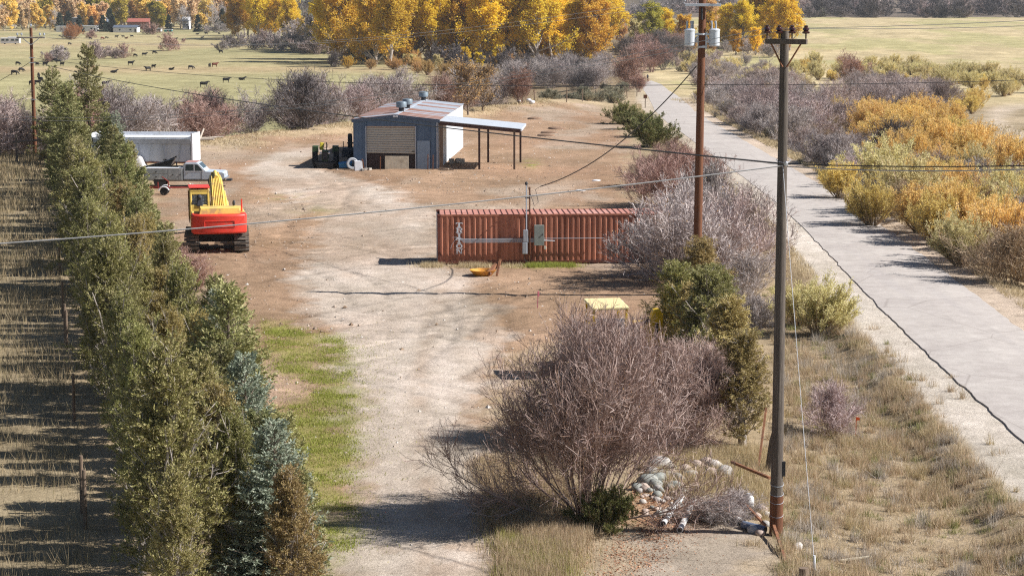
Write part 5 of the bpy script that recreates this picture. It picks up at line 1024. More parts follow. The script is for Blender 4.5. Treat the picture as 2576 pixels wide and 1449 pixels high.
# thicket beyond the yard, scrub along the terrace edge
fill([(1270, 250), (1330, 235), (1500, 225), (1560, 215), (1540, 190), (1400, 185), (1280, 200)], 26, 3.2, [('grey', None, (4.6, 6.2), 'tall grey leafless thicket beyond the dirt yard', 'grey thicket beyond the yard', None), ('dark', None, (4.2, 5.6), 'tall dark leafless thicket beyond the dirt yard', 'dark thicket beyond the yard', None)])
fill([(1340, 262), (1560, 262), (1580, 225), (1350, 232)], 26, 2.4, [(None, lf_sage, (1.1, 1.8), 'pale sagebrush at the back fence of the yard', 'sagebrush at the back fence', 'round')])
plant('bareleaf', 'rust_leaved_tree', 'round rust leaved tree at the mouth of the shaded trail', 'tree', G(1588, 224), 2.1, None, {'leaves': lf_rust}, 1.0)
plant('bareleaf', 'rust_leaved_tree', 'low rust leaved bush growing under the round rust tree', 'tree', G(1608, 232), 1.1, None, {'leaves': lf_rust}, .8)
plant('bareleaf', 'rust_leaved_tree', 'reddish bush beside white sacks at the yard edge', 'tree', G(1312, 262), 1.2, None, {'leaves': lf_dead}, 1.0)
for (u, v, h) in ((1180, 290, 6.4), (1215, 280, 5.6), (1145, 275, 5.2)): plant('small_tree', 'bare_tree', 'nearly bare tree with ochre leaves behind the metal shed', 'tree', G(u, v), h / 6.0, 'nearly bare trees behind the shed')
leafy(1000, 262, 3.4, lf_ygreen, 'olive green bush behind the far corner of the shed', None, 'round', 2.4)
for k in range(38):
    x = rng.uniform(-44, -3); yy = float(edge_y(x)) + rng.uniform(-1, 13); tw = ('grey', 'purple', 'grey', 'red', 'dark')[k % 5]
    shrub(on(x, yy), 0, rng.uniform(3.4, 5.4), tw, None, {'grey': 'grey leafless shrub on the bank above the pasture', 'purple': 'purple leafless shrub on the bank above the pasture', 'red': 'reddish leafless shrub on the bank above the pasture', 'dark': 'dark leafless shrub on the bank above the pasture'}[tw], f'{tw} shrubs on the bank', name='bank_shrub')
for k in range(20):
    x = rng.uniform(-60, -39); yy = float(edge_y(x)) + rng.uniform(-2, 12); shrub(on(x, yy), 0, rng.uniform(2.4, 4.0), 'red' if k % 2 else 'purple', None, 'pinkish leafless shrub behind the wooden fence brace', 'pinkish shrubs by the fence brace')

# trail mouth: dark brush
fill([(1560, 150), (1640, 185), (1700, 180), (1740, 130), (1680, 100), (1580, 110)], 30, 5.5, [('dark', None, (6, 8.5), 'dark leafless oak brush closing over the trail', 'dark oak brush over the trail', None), ('red', None, (5, 7.5), 'brownish leafless oak brush closing over the trail', 'brown oak brush over the trail', None)])
fill([(1720, 130), (1960, 150), (2000, 120), (1900, 95), (1760, 95)], 26, 5.5, [('grey', None, (4, 6), 'grey leafless brush under the yellow cottonwoods', 'grey brush under the cottonwoods', None), (None, lf_ochre, (3.5, 5), 'ochre leaved brush under the yellow cottonwoods', 'ochre brush under the cottonwoods', None)])

# cottonwoods
def cot(u, v, h, leaf, label, group, proto=None, base=22):
    pr = proto or f'cotton{int(rng.integers(3))}'
    return plant(pr, 'cottonwood_tree', label, 'tree', G(u, v) - Vector((0, 0, .2)), h / base, group, {'crown': leaf}, rng.uniform(.92, 1.08))
LG = ('golden cottonwood in the grove beyond the pasture', 'golden cottonwoods of the grove'); LA = ('dark amber cottonwood with tall trunk in the grove', 'amber cottonwoods of the grove')
for (u, v) in ((835, 150), (870, 158), (905, 150), (940, 163), (965, 150), (985, 168), (1010, 155), (1045, 150), (880, 135), (920, 132), (1000, 135), (1080, 148), (850, 128), (1060, 135)): cot(u, v, rng.uniform(25, 30), lf_amber if rng.random() < .5 else lf_gold, *LA)
for (u, v) in ((1090, 160), (1120, 150), (1150, 155), (1185, 148), (1220, 158), (1255, 150), (1290, 155), (1320, 150), (1350, 158), (1385, 152), (1420, 150), (1450, 155), (1485, 150), (1510, 156), (1140, 130), (1200, 130), (1270, 130), (1340, 130), (1410, 130), (1470, 128)): cot(u, v, rng.uniform(22, 27) * (.88 if u > 1350 else 1.1), lf_gold if rng.random() < .8 else lf_amber, *LG)
for k in range(34): cot(rng.uniform(830, 1540), rng.uniform(108, 128), rng.uniform(24, 30), lf_gold if rng.random() < .75 else lf_amber, 'cottonwood deep inside the golden grove', 'cottonwoods deep in the grove')
for (u, v, h) in ((1170, 172, 6.5), (1205, 170, 5.0), (1255, 172, 7.0), (1040, 170, 4.5), (1022, 168, 4.0), (1100, 178, 5.0)): cot(u, v, h, lf_gold if u > 1100 else lf_pale, 'small yellow sapling in front of the cottonwood grove', 'yellow saplings before the grove', 'bushy', 12)
for (u, v, h) in ((1075, 190, 4.2), (1120, 195, 4.0), (1050, 185, 3.5)): leafy(u, v, h, lf_ochre, 'ochre bush in the shade line of the grove', 'ochre bushes below the grove')
for (u, v, h, lf_) in ((1640, 130, 17, lf_ygreen), (1600, 120, 12, lf_pale), (1670, 118, 16, lf_gold), (1720, 118, 13, lf_amber), (1830, 118, 15, lf_gold), (1870, 122, 18, lf_gold), (1905, 118, 20, lf_amber), (1935, 125, 19, lf_gold), (1965, 120, 21, lf_gold), (1985, 128, 20, lf_gold), (1850, 140, 9, lf_amber), (1900, 140, 9, lf_gold), (1780, 125, 13, lf_amber), (1560, 110, 10, lf_ochre), (1800, 105, 18, lf_ochre)): cot(u, v, h, lf_, 'yellow cottonwood standing beside the utility poles wires and hay field', 'cottonwoods near the hay field', 'bushy' if h < 14 else None, 12 if h < 14 else 22)
for (u, v, h) in ((600, 100, 23), (625, 98, 25), (650, 101, 26), (680, 99, 25), (705, 101, 24), (730, 103, 22), (640, 92, 26), (670, 92, 26), (615, 95, 22)): cot(u, v, h, lf_gold if u > 640 else lf_amber, 'golden cottonwood in the clump across the far pasture', 'golden clump across the far pasture')
fill([(720, 120), (840, 140), (850, 100), (740, 92)], 16, 9, [('grey', None, (7, 10), 'grey leafless brush between the two golden groves', 'grey brush between the groves', 'farbare'), ('dark', None, (8, 11), 'dark leafless brush between the two golden groves', 'dark brush between the groves', 'farbare')])  # dark brush carries part of the slope's shade in its colour
for (u, v, h) in ((760, 96, 22), (785, 97, 25), (808, 98, 24), (745, 92, 22)): plant('far_bare', 'bare_tree', 'grey tree tinted dark for slope shade between the groves', 'tree', G(u, v), h / 17, 'grey trees between the groves', {'crown': tw_dark})  # dark twig colour stands in for the shaded hillside
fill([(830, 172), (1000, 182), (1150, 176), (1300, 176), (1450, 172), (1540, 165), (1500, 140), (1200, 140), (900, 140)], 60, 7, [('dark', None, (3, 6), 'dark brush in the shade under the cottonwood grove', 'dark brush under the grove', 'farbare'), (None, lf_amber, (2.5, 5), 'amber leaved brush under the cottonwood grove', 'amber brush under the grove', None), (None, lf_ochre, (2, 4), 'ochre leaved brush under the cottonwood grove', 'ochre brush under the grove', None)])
# town side: far trees
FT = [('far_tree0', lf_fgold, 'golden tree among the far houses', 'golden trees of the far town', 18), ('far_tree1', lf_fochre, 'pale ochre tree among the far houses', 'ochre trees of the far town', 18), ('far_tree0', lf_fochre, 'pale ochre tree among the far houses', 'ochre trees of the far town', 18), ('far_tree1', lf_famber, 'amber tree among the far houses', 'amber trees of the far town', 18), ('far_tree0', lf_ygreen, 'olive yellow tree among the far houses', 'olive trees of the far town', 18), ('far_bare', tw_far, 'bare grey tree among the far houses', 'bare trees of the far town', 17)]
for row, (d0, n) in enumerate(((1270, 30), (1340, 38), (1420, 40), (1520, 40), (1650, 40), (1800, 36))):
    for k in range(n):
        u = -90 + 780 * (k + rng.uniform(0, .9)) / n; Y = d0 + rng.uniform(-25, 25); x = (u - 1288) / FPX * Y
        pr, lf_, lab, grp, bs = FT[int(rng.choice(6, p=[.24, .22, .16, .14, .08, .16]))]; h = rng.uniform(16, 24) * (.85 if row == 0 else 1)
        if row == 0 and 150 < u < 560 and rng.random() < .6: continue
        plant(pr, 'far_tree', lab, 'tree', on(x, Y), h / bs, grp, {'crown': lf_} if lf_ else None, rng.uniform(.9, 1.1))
for (u, v, h) in ((151, 79, 11), (172, 78, 12), (200, 82, 10), (230, 79, 9), (259, 81, 10), (277, 80, 14), (284, 82, 10), (425, 78, 10), (498, 81, 10), (560, 75, 13), (545, 76, 9), (575, 72, 12)):
    plant('far_spruce', 'spruce_tree', 'dark spruce beside the far houses', 'tree', G(u, v), h / 12, 'dark spruces by the far houses')
for k in range(34):
    u = rng.uniform(180, 830); Y = rng.uniform(1850, 2300); plant('far_spruce', 'spruce_tree', 'dark conifer on the green slope above the far town', 'tree', on((u - 1288) / FPX * Y, Y), rng.uniform(.8, 1.4), 'conifers above the far town')
for (u, v, h) in ((186, 99, 7.5), (178, 101, 5)): leafy(u, v, h, lf_rust, 'rust coloured bush at the edge of the far pasture', 'rust bushes at the far pasture')
for (u, v, h, tw) in ((425, 128, 6.0, 'red'), (240, 150, 5.5, 'purple'), (250, 148, 4.0, 'purple'), (145, 155, 5, 'grey'), (155, 153, 4, 'grey'), (310, 147, 4.5, 'red'), (292, 148, 3.5, 'purple'), (275, 142, 3.2, 'purple'), (120, 157, 3, 'red'), (610, 118, 5, 'grey'), (640, 125, 5, 'grey'), (580, 122, 5, 'dark'), (560, 127, 4, 'grey'), (680, 122, 6, 'purple'), (700, 128, 6, 'grey'), (660, 112, 6, 'purple'), (740, 130, 7, 'grey'), (770, 135, 8, 'grey'), (800, 138, 8, 'purple'), (170, 98, 5, 'purple'), (230, 97, 4, 'red'), (385, 88, 6, 'red'), (370, 87, 5, 'red'), (545, 83, 5, 'grey'), (520, 83, 4, 'grey'), (565, 82, 5, 'grey')): shrub(u, v, h, tw, 'farbare', 'leafless bush along the pasture ditches', 'bushes along the pasture ditches', name='ditch_bush')
# brush on the hillside above the hay field
for k in range(230):
    u = rng.uniform(1500, 2760); Y = rng.uniform(1275, 1480) if k % 3 else rng.uniform(1480, 1700); x = (u - 1288) / FPX * Y
    if u < 2010 and Y < 1400: continue
    tw = ('grey', 'dark', 'purple')[k % 3]
    if k % 7 == 0: leafy(on(x, Y), 0, rng.uniform(4, 6), lf_sage, 'grey green bush on the hillside above the hay field', 'grey green bushes above the hay field', 'round', 2.4)
    else: shrub(on(x, Y), 0, rng.uniform(7, 12), tw, 'farbare', f'{tw} leafless brush on the hillside above the hay field', f'{tw} brush above the hay field', name='hillside_brush')

# ---------------------------------------------------------------- grass and litter (nobody could count it)
def blades_on(name, label, P, h, w, m, lean=.35, cat='grass', per=1):
    n = len(P); az = rng.uniform(0, 6.28, n); ln_ = np.abs(rng.normal(0, lean, n)); d = np.stack([np.cos(az) * ln_, np.sin(az) * ln_, np.ones(n)], -1); d = unit(d)
    sd = unit(np.cross(d, rng.normal(size=(n, 3)))) * (w / 2)[:, None] if np.ndim(w) else unit(np.cross(d, rng.normal(size=(n, 3)))) * w / 2
    tip = P + d * h[:, None]; tip[:, :2] += d[:, :2] * (h * .25)[:, None]
    V = np.stack([P - sd, P + sd, tip], 1).reshape(-1, 3); F = np.arange(n * 3).reshape(n, 3)
    return tag(obj(name, mesh_np(name, V, [F], m)), label, cat, kind='stuff')
def pts_in(poly, n, clump=None, thr=.0, sc_=1.2, seed=0):
    W = np.array(GP(poly) if len(poly[0]) == 2 and max(p[1] for p in poly) > 400 or max(p[0] for p in poly) > 300 else poly); lo, hi = W.min(0), W.max(0); out = []; tot = 0
    for _ in range(12):
        x = rng.uniform(lo[0], hi[0], n); y = rng.uniform(lo[1], hi[1], n); k = in_poly(x, y, W)
        if thr: k &= fbm(x / sc_, y / sc_, seed) > rng.uniform(thr - .12, thr + .12, n)
        out.append(np.stack([x[k], y[k]], -1)); tot += k.sum()
        if tot >= n: break
    q = np.concatenate(out)[:n]
    if clump: q = q + rng.normal(0, clump, q.shape) * np.where(rng.random(len(q)) < .35, 7, 1)[:, None]
    return np.concatenate([q, terr(q[:, 0], q[:, 1])[:, None] - .01], 1)
g_tan = leafmat('grass_tan', [(.44, .34, .21), (.62, .50, .32), (.52, .41, .25), (.36, .31, .15), (.70, .58, .40)], .3, 0)
g_brown = leafmat('grass_brown', [(.44, .32, .22), (.60, .46, .32), (.52, .40, .26), (.36, .30, .16), (.66, .54, .40)], .3, 0)
g_shade = leafmat('grass_meadow_shade', [(.34, .27, .16), (.48, .39, .24), (.40, .31, .20), (.28, .25, .13)], .25, 0)  # blade colours lowered to deepen the windbreak's shade on the meadow
g_green = leafmat('grass_green', [(.22, .27, .04), (.34, .37, .075), (.28, .32, .055), (.42, .40, .13)], .3, 0)
g_straw = leafmat('grass_straw', [(.50, .41, .25), (.60, .50, .33), (.42, .33, .18)], .25, 0)
VERGE = [(1965, 700), (2040, 800), (2120, 830), (2200, 860), (2290, 950), (2330, 1030), (2400, 1090), (2440, 1160), (2520, 1230), (2600, 1300), (2700, 1480), (1970, 1490), (1960, 1100)]
def tufts(poly, n, nb, sp, hr, mats_, names, w=.015, lean=.4, thr=.5, sc_=1.2, seed=3):
    """tussocks: each with its own height, spread and colour; one object for each colour"""
    c = pts_in(poly, n, .1, thr, sc_, seed); kind = (fbm(c[:, 0] / .9, c[:, 1] / 1.3, seed + 7) * 3.2 + rng.uniform(-.5, .5, len(c))).astype(int) % len(mats_)
    for k, (m_, (nm, lb)) in enumerate(zip(mats_, names)):
        q = c[kind == k]
        if not len(q): continue
        cnt = rng.integers(nb // 3, nb, len(q)); idx = np.repeat(np.arange(len(q)), cnt); r_ = rng.uniform(*sp, len(q))[idx]; P = q[idx][:, :2] + rng.normal(size=(len(idx), 2)) * r_[:, None] * .5
        P = np.concatenate([P, terr(P[:, 0], P[:, 1])[:, None] - .01], 1); H = rng.uniform(*hr, len(q))[idx] * rng.uniform(.5, 1.15, len(idx)); blades_on(nm, lb, P, H, w, m_, lean)
g_olive = leafmat('grass_olive', [(.26, .27, .10), (.36, .35, .15), (.22, .24, .08), (.42, .38, .2)], .3, 0); g_grey = leafmat('grass_grey', [(.42, .37, .31), (.56, .50, .43), (.35, .30, .24)], .25, 0)
tufts(VERGE, 1500, 70, (.10, .34), (.16, .55), [g_tan, g_brown, g_grey, g_tan], [('dry_grass', 'tall dry tan grass tussocks on the verge beside the trail'), ('dry_grass', 'brownish dead grass tussocks on the verge'), ('dry_grass', 'greyish bleached grass tussocks on the verge'), ('dry_grass', 'straw coloured grass tussocks on the verge')], .015, .45, .46)
tufts(VERGE, 260, 60, (.10, .30), (.10, .35), [g_olive], [('green_grass', 'greener grass tussocks scattered through the verge')], .016, .4, .55, .8, 55)
P = pts_in(VERGE, 26000, .08, .47, .5, 8); blades_on('dry_grass', 'short flattened dead grass between the verge tussocks', P, rng.uniform(.04, .16, len(P)), .014, g_grey, 1.3)
P = pts_in([(1205, 1150), (1300, 1180), (1420, 1220), (1500, 1330), (1470, 1380), (1440, 1490), (1275, 1490), (1240, 1330), (1215, 1230)], 42000, .04, .40, .9, 4); blades_on('dry_grass', 'brown dry grass under the large bare bush', P, rng.uniform(.12, .42, len(P)), .016, g_brown)
P = pts_in([(1265, 1490), (1250, 1340), (1330, 1370), (1430, 1380), (1450, 1490)], 9000, .04, .45, .7, 14); blades_on('green_grass', 'yellow green grass tufts at the drive edge', P, rng.uniform(.10, .35, len(P)), .016, leafmat('grass_yg', [(.26, .26, .07), (.38, .36, .12), (.46, .40, .18)], .3, 0))
P = pts_in([(1600, 1160), (1930, 1130), (1945, 1310), (1820, 1300), (1700, 1250)], 22000, .04, .44, .8, 24); blades_on('dry_grass', 'dry grass growing between the rocks by the grey pole', P, rng.uniform(.12, .4, len(P)), .015, g_tan)
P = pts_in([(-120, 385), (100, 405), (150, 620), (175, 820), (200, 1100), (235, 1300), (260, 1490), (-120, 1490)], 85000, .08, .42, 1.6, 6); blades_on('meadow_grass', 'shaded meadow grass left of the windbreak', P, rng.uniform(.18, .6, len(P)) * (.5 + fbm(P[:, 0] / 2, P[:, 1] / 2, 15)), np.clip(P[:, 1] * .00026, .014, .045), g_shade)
Wg = [(655, 800), (720, 815), (770, 840), (860, 850), (885, 920), (890, 1000), (900, 1100), (905, 1200), (850, 1225), (905, 1290), (890, 1395), (800, 1440), (740, 1300), (690, 1100), (680, 1030), (790, 1010), (780, 960), (690, 930)]
P = pts_in(Wg, 34000, .10, .55, .8, 8); blades_on('green_grass', 'short green grass along the left edge of the drive', P, rng.uniform(.03, .10, len(P)), .022, g_green, .5)
P = pts_in(Wg, 9000, .22, .5, .8, 8); blades_on('green_grass', 'thin yellow green grass fringing the drive', P, rng.uniform(.03, .09, len(P)), .02, leafmat('grass_fringe', [(.38, .36, .12), (.48, .42, .18), (.32, .32, .08)], .3, 0), .6)
P = np.concatenate([pts_in([(u - 60, 672), (u + 60, 672), (u + 60, 666), (u - 60, 666)], n, .06) for u, n in ((1385, 5200),)]); blades_on('green_grass', 'green weeds along the foot of the container', P, rng.uniform(.06, .24, len(P)), .02, g_green, .4)
P = np.concatenate([pts_in([(u - 26, 674), (u + 26, 674), (u + 26, 666), (u - 26, 666)], n, .06) for u, n in ((1085, 1500), (1180, 700), (1210, 500), (1290, 400))]); blades_on('dry_grass', 'dry tan weeds at the left foot of the container', P, rng.uniform(.08, .32, len(P)), .02, g_straw, .5)
n = 42000; yy = 40 + 220 * rng.random(n) ** 1.5; dd_ = 3.2 + np.abs(rng.normal(0, 1.0, n)) + .5; x = trail_x(yy) + dd_; P = np.stack([x, yy, terr(x, yy)], -1); P = P[fbm(P[:, 0] / 1.2, P[:, 1] / 2, 9) > rng.uniform(.35, .6, n)]; blades_on('straw_grass', 'pale straw grass along the right shoulder of the trail', P, rng.uniform(.12, .42, len(P)), np.clip(P[:, 1] * .00024, .016, .05), g_straw, .5)
n = 16000; yy = 95 + 170 * rng.random(n); x = trail_x(yy) - 4.0 - np.abs(rng.normal(0, 1.0, n)); P = np.stack([x, yy, terr(x, yy)], -1); blades_on('straw_grass', 'pale straw grass along the left shoulder of the trail', P, rng.uniform(.12, .42, len(P)), np.clip(P[:, 1] * .00024, .02, .05), g_straw, .5)
n = 26000; x = rng.uniform(-32, 6, n); yy = edge_y(x) - np.abs(rng.normal(0, 6, n)); P = np.stack([x, yy, terr(x, yy)], -1); P = P[fbm(P[:, 0] / 3, P[:, 1] / 4, 19) > rng.uniform(.38, .6, n)]; blades_on('straw_grass', 'dry straw grass on the bank behind the yard', P, rng.uniform(.08, .30, len(P)), .05, g_straw, .6)
n = 40000; x = rng.uniform(23.5, 60, n); yy = rng.uniform(45, 300, n); P = np.stack([x, yy, terr(x, yy)], -1); P = P[(fbm(P[:, 0] / 3, P[:, 1] / 4, 29) > .45) & (np.abs(P[:, 0]) < .3 * P[:, 1])]; blades_on('dry_grass', 'dry grass in the hollow between the willows', P, rng.uniform(.2, .6, len(P)), np.clip(P[:, 1] * .00026, .02, .06), g_tan, .5)
# clods, pebbles and fallen leaves
def pebbles(name, label, P, r, m, cat):
    n = len(P); base = np.array([(1, 0, 0), (-1, 0, 0), (0, 1, 0), (0, -1, 0), (0, 0, .7), (0, 0, -.5)]); a = rng.uniform(0, 6.28, n); c, s = np.cos(a), np.sin(a)
    B = base[None] * rng.uniform(.6, 1.4, (n, 6, 1)) * r[:, None, None]; X = B[..., 0] * c[:, None] - B[..., 1] * s[:, None]; Y = B[..., 0] * s[:, None] + B[..., 1] * c[:, None]
    V = np.stack([X, Y, B[..., 2]], -1) + P[:, None]; f = np.array([(0, 2, 4), (2, 1, 4), (1, 3, 4), (3, 0, 4), (2, 0, 5), (1, 2, 5), (3, 1, 5), (0, 3, 5)]); F = (np.arange(n)[:, None, None] * 6 + f[None]).reshape(-1, 3)
    return tag(obj(name, mesh_np(name, V.reshape(-1, 3), [F], m)), label, cat, kind='stuff')
YP = [(560, 1500), (620, 1250), (590, 1000), (560, 850), (520, 720), (400, 540), (490, 380), (640, 330), (900, 310), (1300, 262), (1500, 262), (1590, 380), (1600, 560), (1700, 700), (1640, 800), (1300, 900), (1225, 1000), (1215, 1200), (1260, 1500)]
P = pts_in(YP, 11000, .1, .48, 2.5, 31); P = P[~in_poly(P[:, 0], P[:, 1], DRIVE) | (rng.random(len(P)) < .15)]; pebbles('dirt_clods', 'dirt clods strewn over the bare yard', P, np.abs(rng.normal(0, .04, len(P))) + .012, leafmat('clod', [(.22, .15, .10), (.34, .25, .18), (.42, .35, .29), (.16, .11, .08)], 0, 0, .95), 'dirt')
P = pts_in(YP, 2200, .1, .44, 3.5, 37); pebbles('pebbles', 'pale stones strewn over the bare yard', P, np.abs(rng.normal(0, .03, len(P))) + .012, leafmat('stone_pale', [(.55, .50, .45), (.66, .62, .57), (.45, .40, .36)], 0, 0, .95), 'stones')
P = pts_in([(1480, 1490), (1560, 1320), (1590, 1220), (1720, 1220), (1800, 1300), (1700, 1360), (1620, 1490)], 5000, .1, .44, .6, 41); P[:, 2] += .02; D = unit(rng.normal(size=P.shape) * np.array((1, 1, .3))); v, f = blades(P, D, rng.uniform(.03, .07, len(P)), rng.uniform(.02, .05, len(P))); tag(obj('fallen_leaves', mesh_np('fallen_leaves', v, [f], leafmat('leaf_litter', [(.38, .17, .09), (.50, .27, .15), (.28, .13, .08), (.55, .36, .22)], .1, 0))), 'reddish fallen leaves on the soil by the rocks', 'leaves', kind='stuff')

# ---------------------------------------------------------------- rocks, pipes, posts near the grey pole
import bmesh
rock_m = [mat('rock_grey', (.36, .34, .32), .9, 0, .3, 3, c2=(.44, .41, .38), amt=.3, bmp=.4), mat('rock_pink', (.42, .33, .28), .9, 0, .25, 3, c2=(.55, .47, .41), amt=.35, bmp=.4), mat('rock_green', (.24, .25, .23), .9, 0, .3, 3, c2=(.36, .36, .33), amt=.35, bmp=.4), mat('rock_white', (.50, .46, .42), .9, 0, .2, 3, bmp=.3)]
rock_me = []
for k in range(6):
    bm = bmesh.new(); bmesh.ops.create_icosphere(bm, subdivisions=2, radius=1)
    for v_ in bm.verts:
        c_ = v_.co; n_ = fbm(np.array(c_.x * 1.1 + k * 9), np.array(c_.y * 1.1 + c_.z * 1.7), 60 + k, 3); v_.co = Vector((c_.x, c_.y * (.8 + .05 * k), c_.z * .72)) * (.72 + .56 * float(n_))
    me = bpy.data.meshes.new('rock'); bm.to_mesh(me); bm.free(); me.materials.append(rock_m[k % 4]); me.polygons.foreach_set('use_smooth', np.ones(len(me.polygons), bool)); rock_me.append(me)
RK = ('grey', 'pinkish', 'dark greenish', 'whitish')
def rock(u, v, r, k, label, group=None):
    p = G(u, v); o = obj('rock', rock_me[k], None, p + Vector((0, 0, r * .30))); o.scale = (r, r, r); o.rotation_euler = (rng.uniform(-.2, .2), rng.uniform(-.2, .2), rng.uniform(0, 6.28)); o.material_slots[0].link = 'OBJECT'; o.material_slots[0].material = rock_m[k % 4]; return tag(o, label, 'rock', group)
for i in range(26):
    u = 1600 + rng.uniform(0, 125); v = 1182 + rng.uniform(0, 70); k = int(rng.choice([0, 0, 1, 2])); rock(u, v, rng.uniform(.11, .22), k, f'{RK[k]} middling rock in the rock pile', f'{RK[k]} rocks of the pile')
rock(1662, 1180, .42, 0, 'largest grey boulder at the top of the rock pile'); rock(1628, 1218, .30, 2, 'dark striped boulder at the left of the rock pile'); rock(1655, 1212, .27, 2, 'greenish round boulder below the largest boulder'); rock(1640, 1195, .25, 0, 'grey boulder wedged behind the striped one')
for (u, v, r, k) in ((1725, 1190, .25, 1), (1752, 1178, .24, 1), (1775, 1172, .26, 1), (1800, 1180, .28, 3), (1822, 1195, .30, 0), (1790, 1195, .22, 1), (1742, 1200, .2, 3), (1705, 1205, .2, 0), (1690, 1195, .2, 1), (1860, 1175, .16, 3)): rock(u, v, r, k % 6, f'{RK[k % 4]} rock in the row along the grass bank', f'{RK[k % 4]} rocks of the grass bank row')
for i in range(36):
    u = 1600 + rng.uniform(0, 110); v = 1225 + rng.uniform(0, 80); k = int(rng.integers(4)); rock(u, v, rng.uniform(.05, .13), k, f'small {RK[k]} cobble on the leaf covered slope', f'{RK[k]} cobbles on the slope')
for (u, v, r, k) in ((1875, 1325, .15, 3), (1893, 1338, .17, 3), (1912, 1345, .15, 1), (1925, 1322, .14, 0), (1900, 1305, .18, 1), (1915, 1290, .2, 1), (1880, 1300, .14, 0), (1928, 1300, .16, 3), (1862, 1318, .1, 3), (2005, 1380, .17, 3), (1905, 1270, .14, 1)): rock(u, v, r, k, f'{RK[k]} stone piled against the foot of the grey pole', f'{RK[k]} stones at the grey pole')
pvc = mat('white_pvc', (.72, .72, .72), .45, 0, .08, 3)
def pipe(name, a, b_, r, m, label, cat, hollow=True):
    A = G(*a) + Vector((0, 0, r)); B = G(*b_) + Vector((0, 0, r)); mb = MB(); t = thing(name, label, cat, A); d = B - A; mb.tube([(0, 0, 0), d], r, 14, True); mb.build('pipe_wall', m, t, smooth=True)
    if hollow: mb = MB(); u_ = d.normalized(); mb.tube([d + u_ * .001, d + u_ * .006], r * .8, 14); mb.build('bore_shade', dark_metal, t)  # dark disc on the solid end stands in for the shaded hollow
    return t
pipe('plastic_pipe', (1716, 1256), (1668, 1324), .075, pvc, 'white plastic pipe lying clear of the brush pile', 'pipe'); pipe('plastic_pipe', (1746, 1266), (1710, 1340), .08, pvc, 'white plastic pipe with open end beside the brush pile', 'pipe')
pipe('short_pipe', (1830, 1290), (1862, 1322), .09, pvc, 'short white pipe stub poking out of the brush pile', 'pipe'); pipe('drain_pipe', (1868, 1328), (1925, 1342), .10, mat('blue_grey_pipe', (.12, .15, .22), .5), 'dark blue pipe among the stones at the grey pole', 'pipe')
p = G(1882, 1285); b = MB(); b.lathe([(.12, 0), (.15, .04), (.15, .30), (.12, .36), (.05, .40), (.05, .44), (.01, .45)], (0, 0, 0), 16); small('plastic_jug', b, pvc, 'white plastic jug standing among rusty iron by the grey pole', 'jug', p + Vector((0, 0, .05)), 0, None, 0, True)
for k, (a, za, c_, zb, r, lab) in enumerate((((1840, 1205), .5, (1935, 1270), .75, .035, 'upper rusty iron bar leaning across the stones'), ((1850, 1275), .35, (1925, 1335), .15, .03, 'lower rusty iron bar leaning across the stones'), ((1938, 1330), .35, (1980, 1425), .02, .035, 'dark iron pipe leaning on the foot of the grey pole'), ((1908, 1178), .05, (1925, 1150), 1.5, .03, 'tall leaning iron fence post left of the grey pole'))):
    A = G(*a) + Vector((0, 0, za)); B = G(*c_) + Vector((0, 0, zb)); b = MB(); b.bar((0, 0, 0), B - A, r * 2); small('iron_bar', b, rust, lab, 'iron bar', A)
p = G(1932, 1185); b = MB(); b.tube([(0, 0, -.1), (.12, .0, .9), (.2, 0, 1.25)], [.11, .10, .085], 9); small('old_fence_post', b, wood_weath, 'split grey fence post leaning beside the grey utility pole', 'post', p)
p = G(2021, 1475); b = MB(); b.tube([(0, 0, -.2), (0, 0, .45)], [.115, .11], 12); small('cut_post', b, wood_old, 'short cut wooden post stump beside the guy wire', 'post', p)
for k in range(3): plant('bare1', 'brush_pile', 'heap of dead grey twigs behind the white pipes', 'brush pile', G(1790 + 30 * k, 1312 - 8 * k) - Vector((0, 0, .1)), .36, 'heaps of dead twigs', {'twigs': tw_grey}, .55)
p = G(2150, 1418); b = MB(); b.box((0, 0, .04), (.75, .05, .04), (0, R(-3), R(14))); small('lath_strip', b, wood_pale, 'pale wooden lath lying in the verge grass', 'lath', p + Vector((0, 0, .1)))
p = G(2152, 1097); b = MB(); b.bar((0, 0, 0), (.02, 0, .6), .02); b.box((.06, 0, .57), (.12, .01, .10)); small('marker_flag', b, mat('flag_orange', (.75, .12, .02), .6), 'small orange marker flag in the verge grass', 'flag', p)
# fence along the windbreak, brace, posts, sign
for k, (u, v) in enumerate(((158, 800), (164, 862), (168, 880), (206, 1290), (214, 1330), (150, 690), (186, 1060))):
    b = MB(); b.tube([(0, 0, -.2), (.02, 0, 1.55)], [.055, .05], 8); small('fence_post', b, wood_old, 'thin wooden fence post at the shaded edge of the windbreak', 'post', G(u, v), 0, 'fence posts by the windbreak')
p = G(43, 408); FB = thing('fence_brace', 'weathered wooden fence brace of post and rail by the brown pole', 'fence', p); b = MB(); b.tube([(0, 0, -.2), (0, 0, 2.15)], .08, 8); b.build('post', wood_weath, FB); b = MB(); b.tube([(-.35, 0, 1.55), (2.0, .1, 1.75)], .08, 8); b.build('rail', wood_weath, FB)
p = G(1623, 272); SG = thing('trail_sign', 'small brown sign on a post beside the trail', 'sign', p); b = MB(); b.box((0, 0, .75), (.10, .08, 1.7)); b.build('sign_post', wood_old, SG); b = MB(); b.box((0, -.06, 1.45), (.48, .03, .45)); b.build('sign_plate', wood_brown, SG, .01)
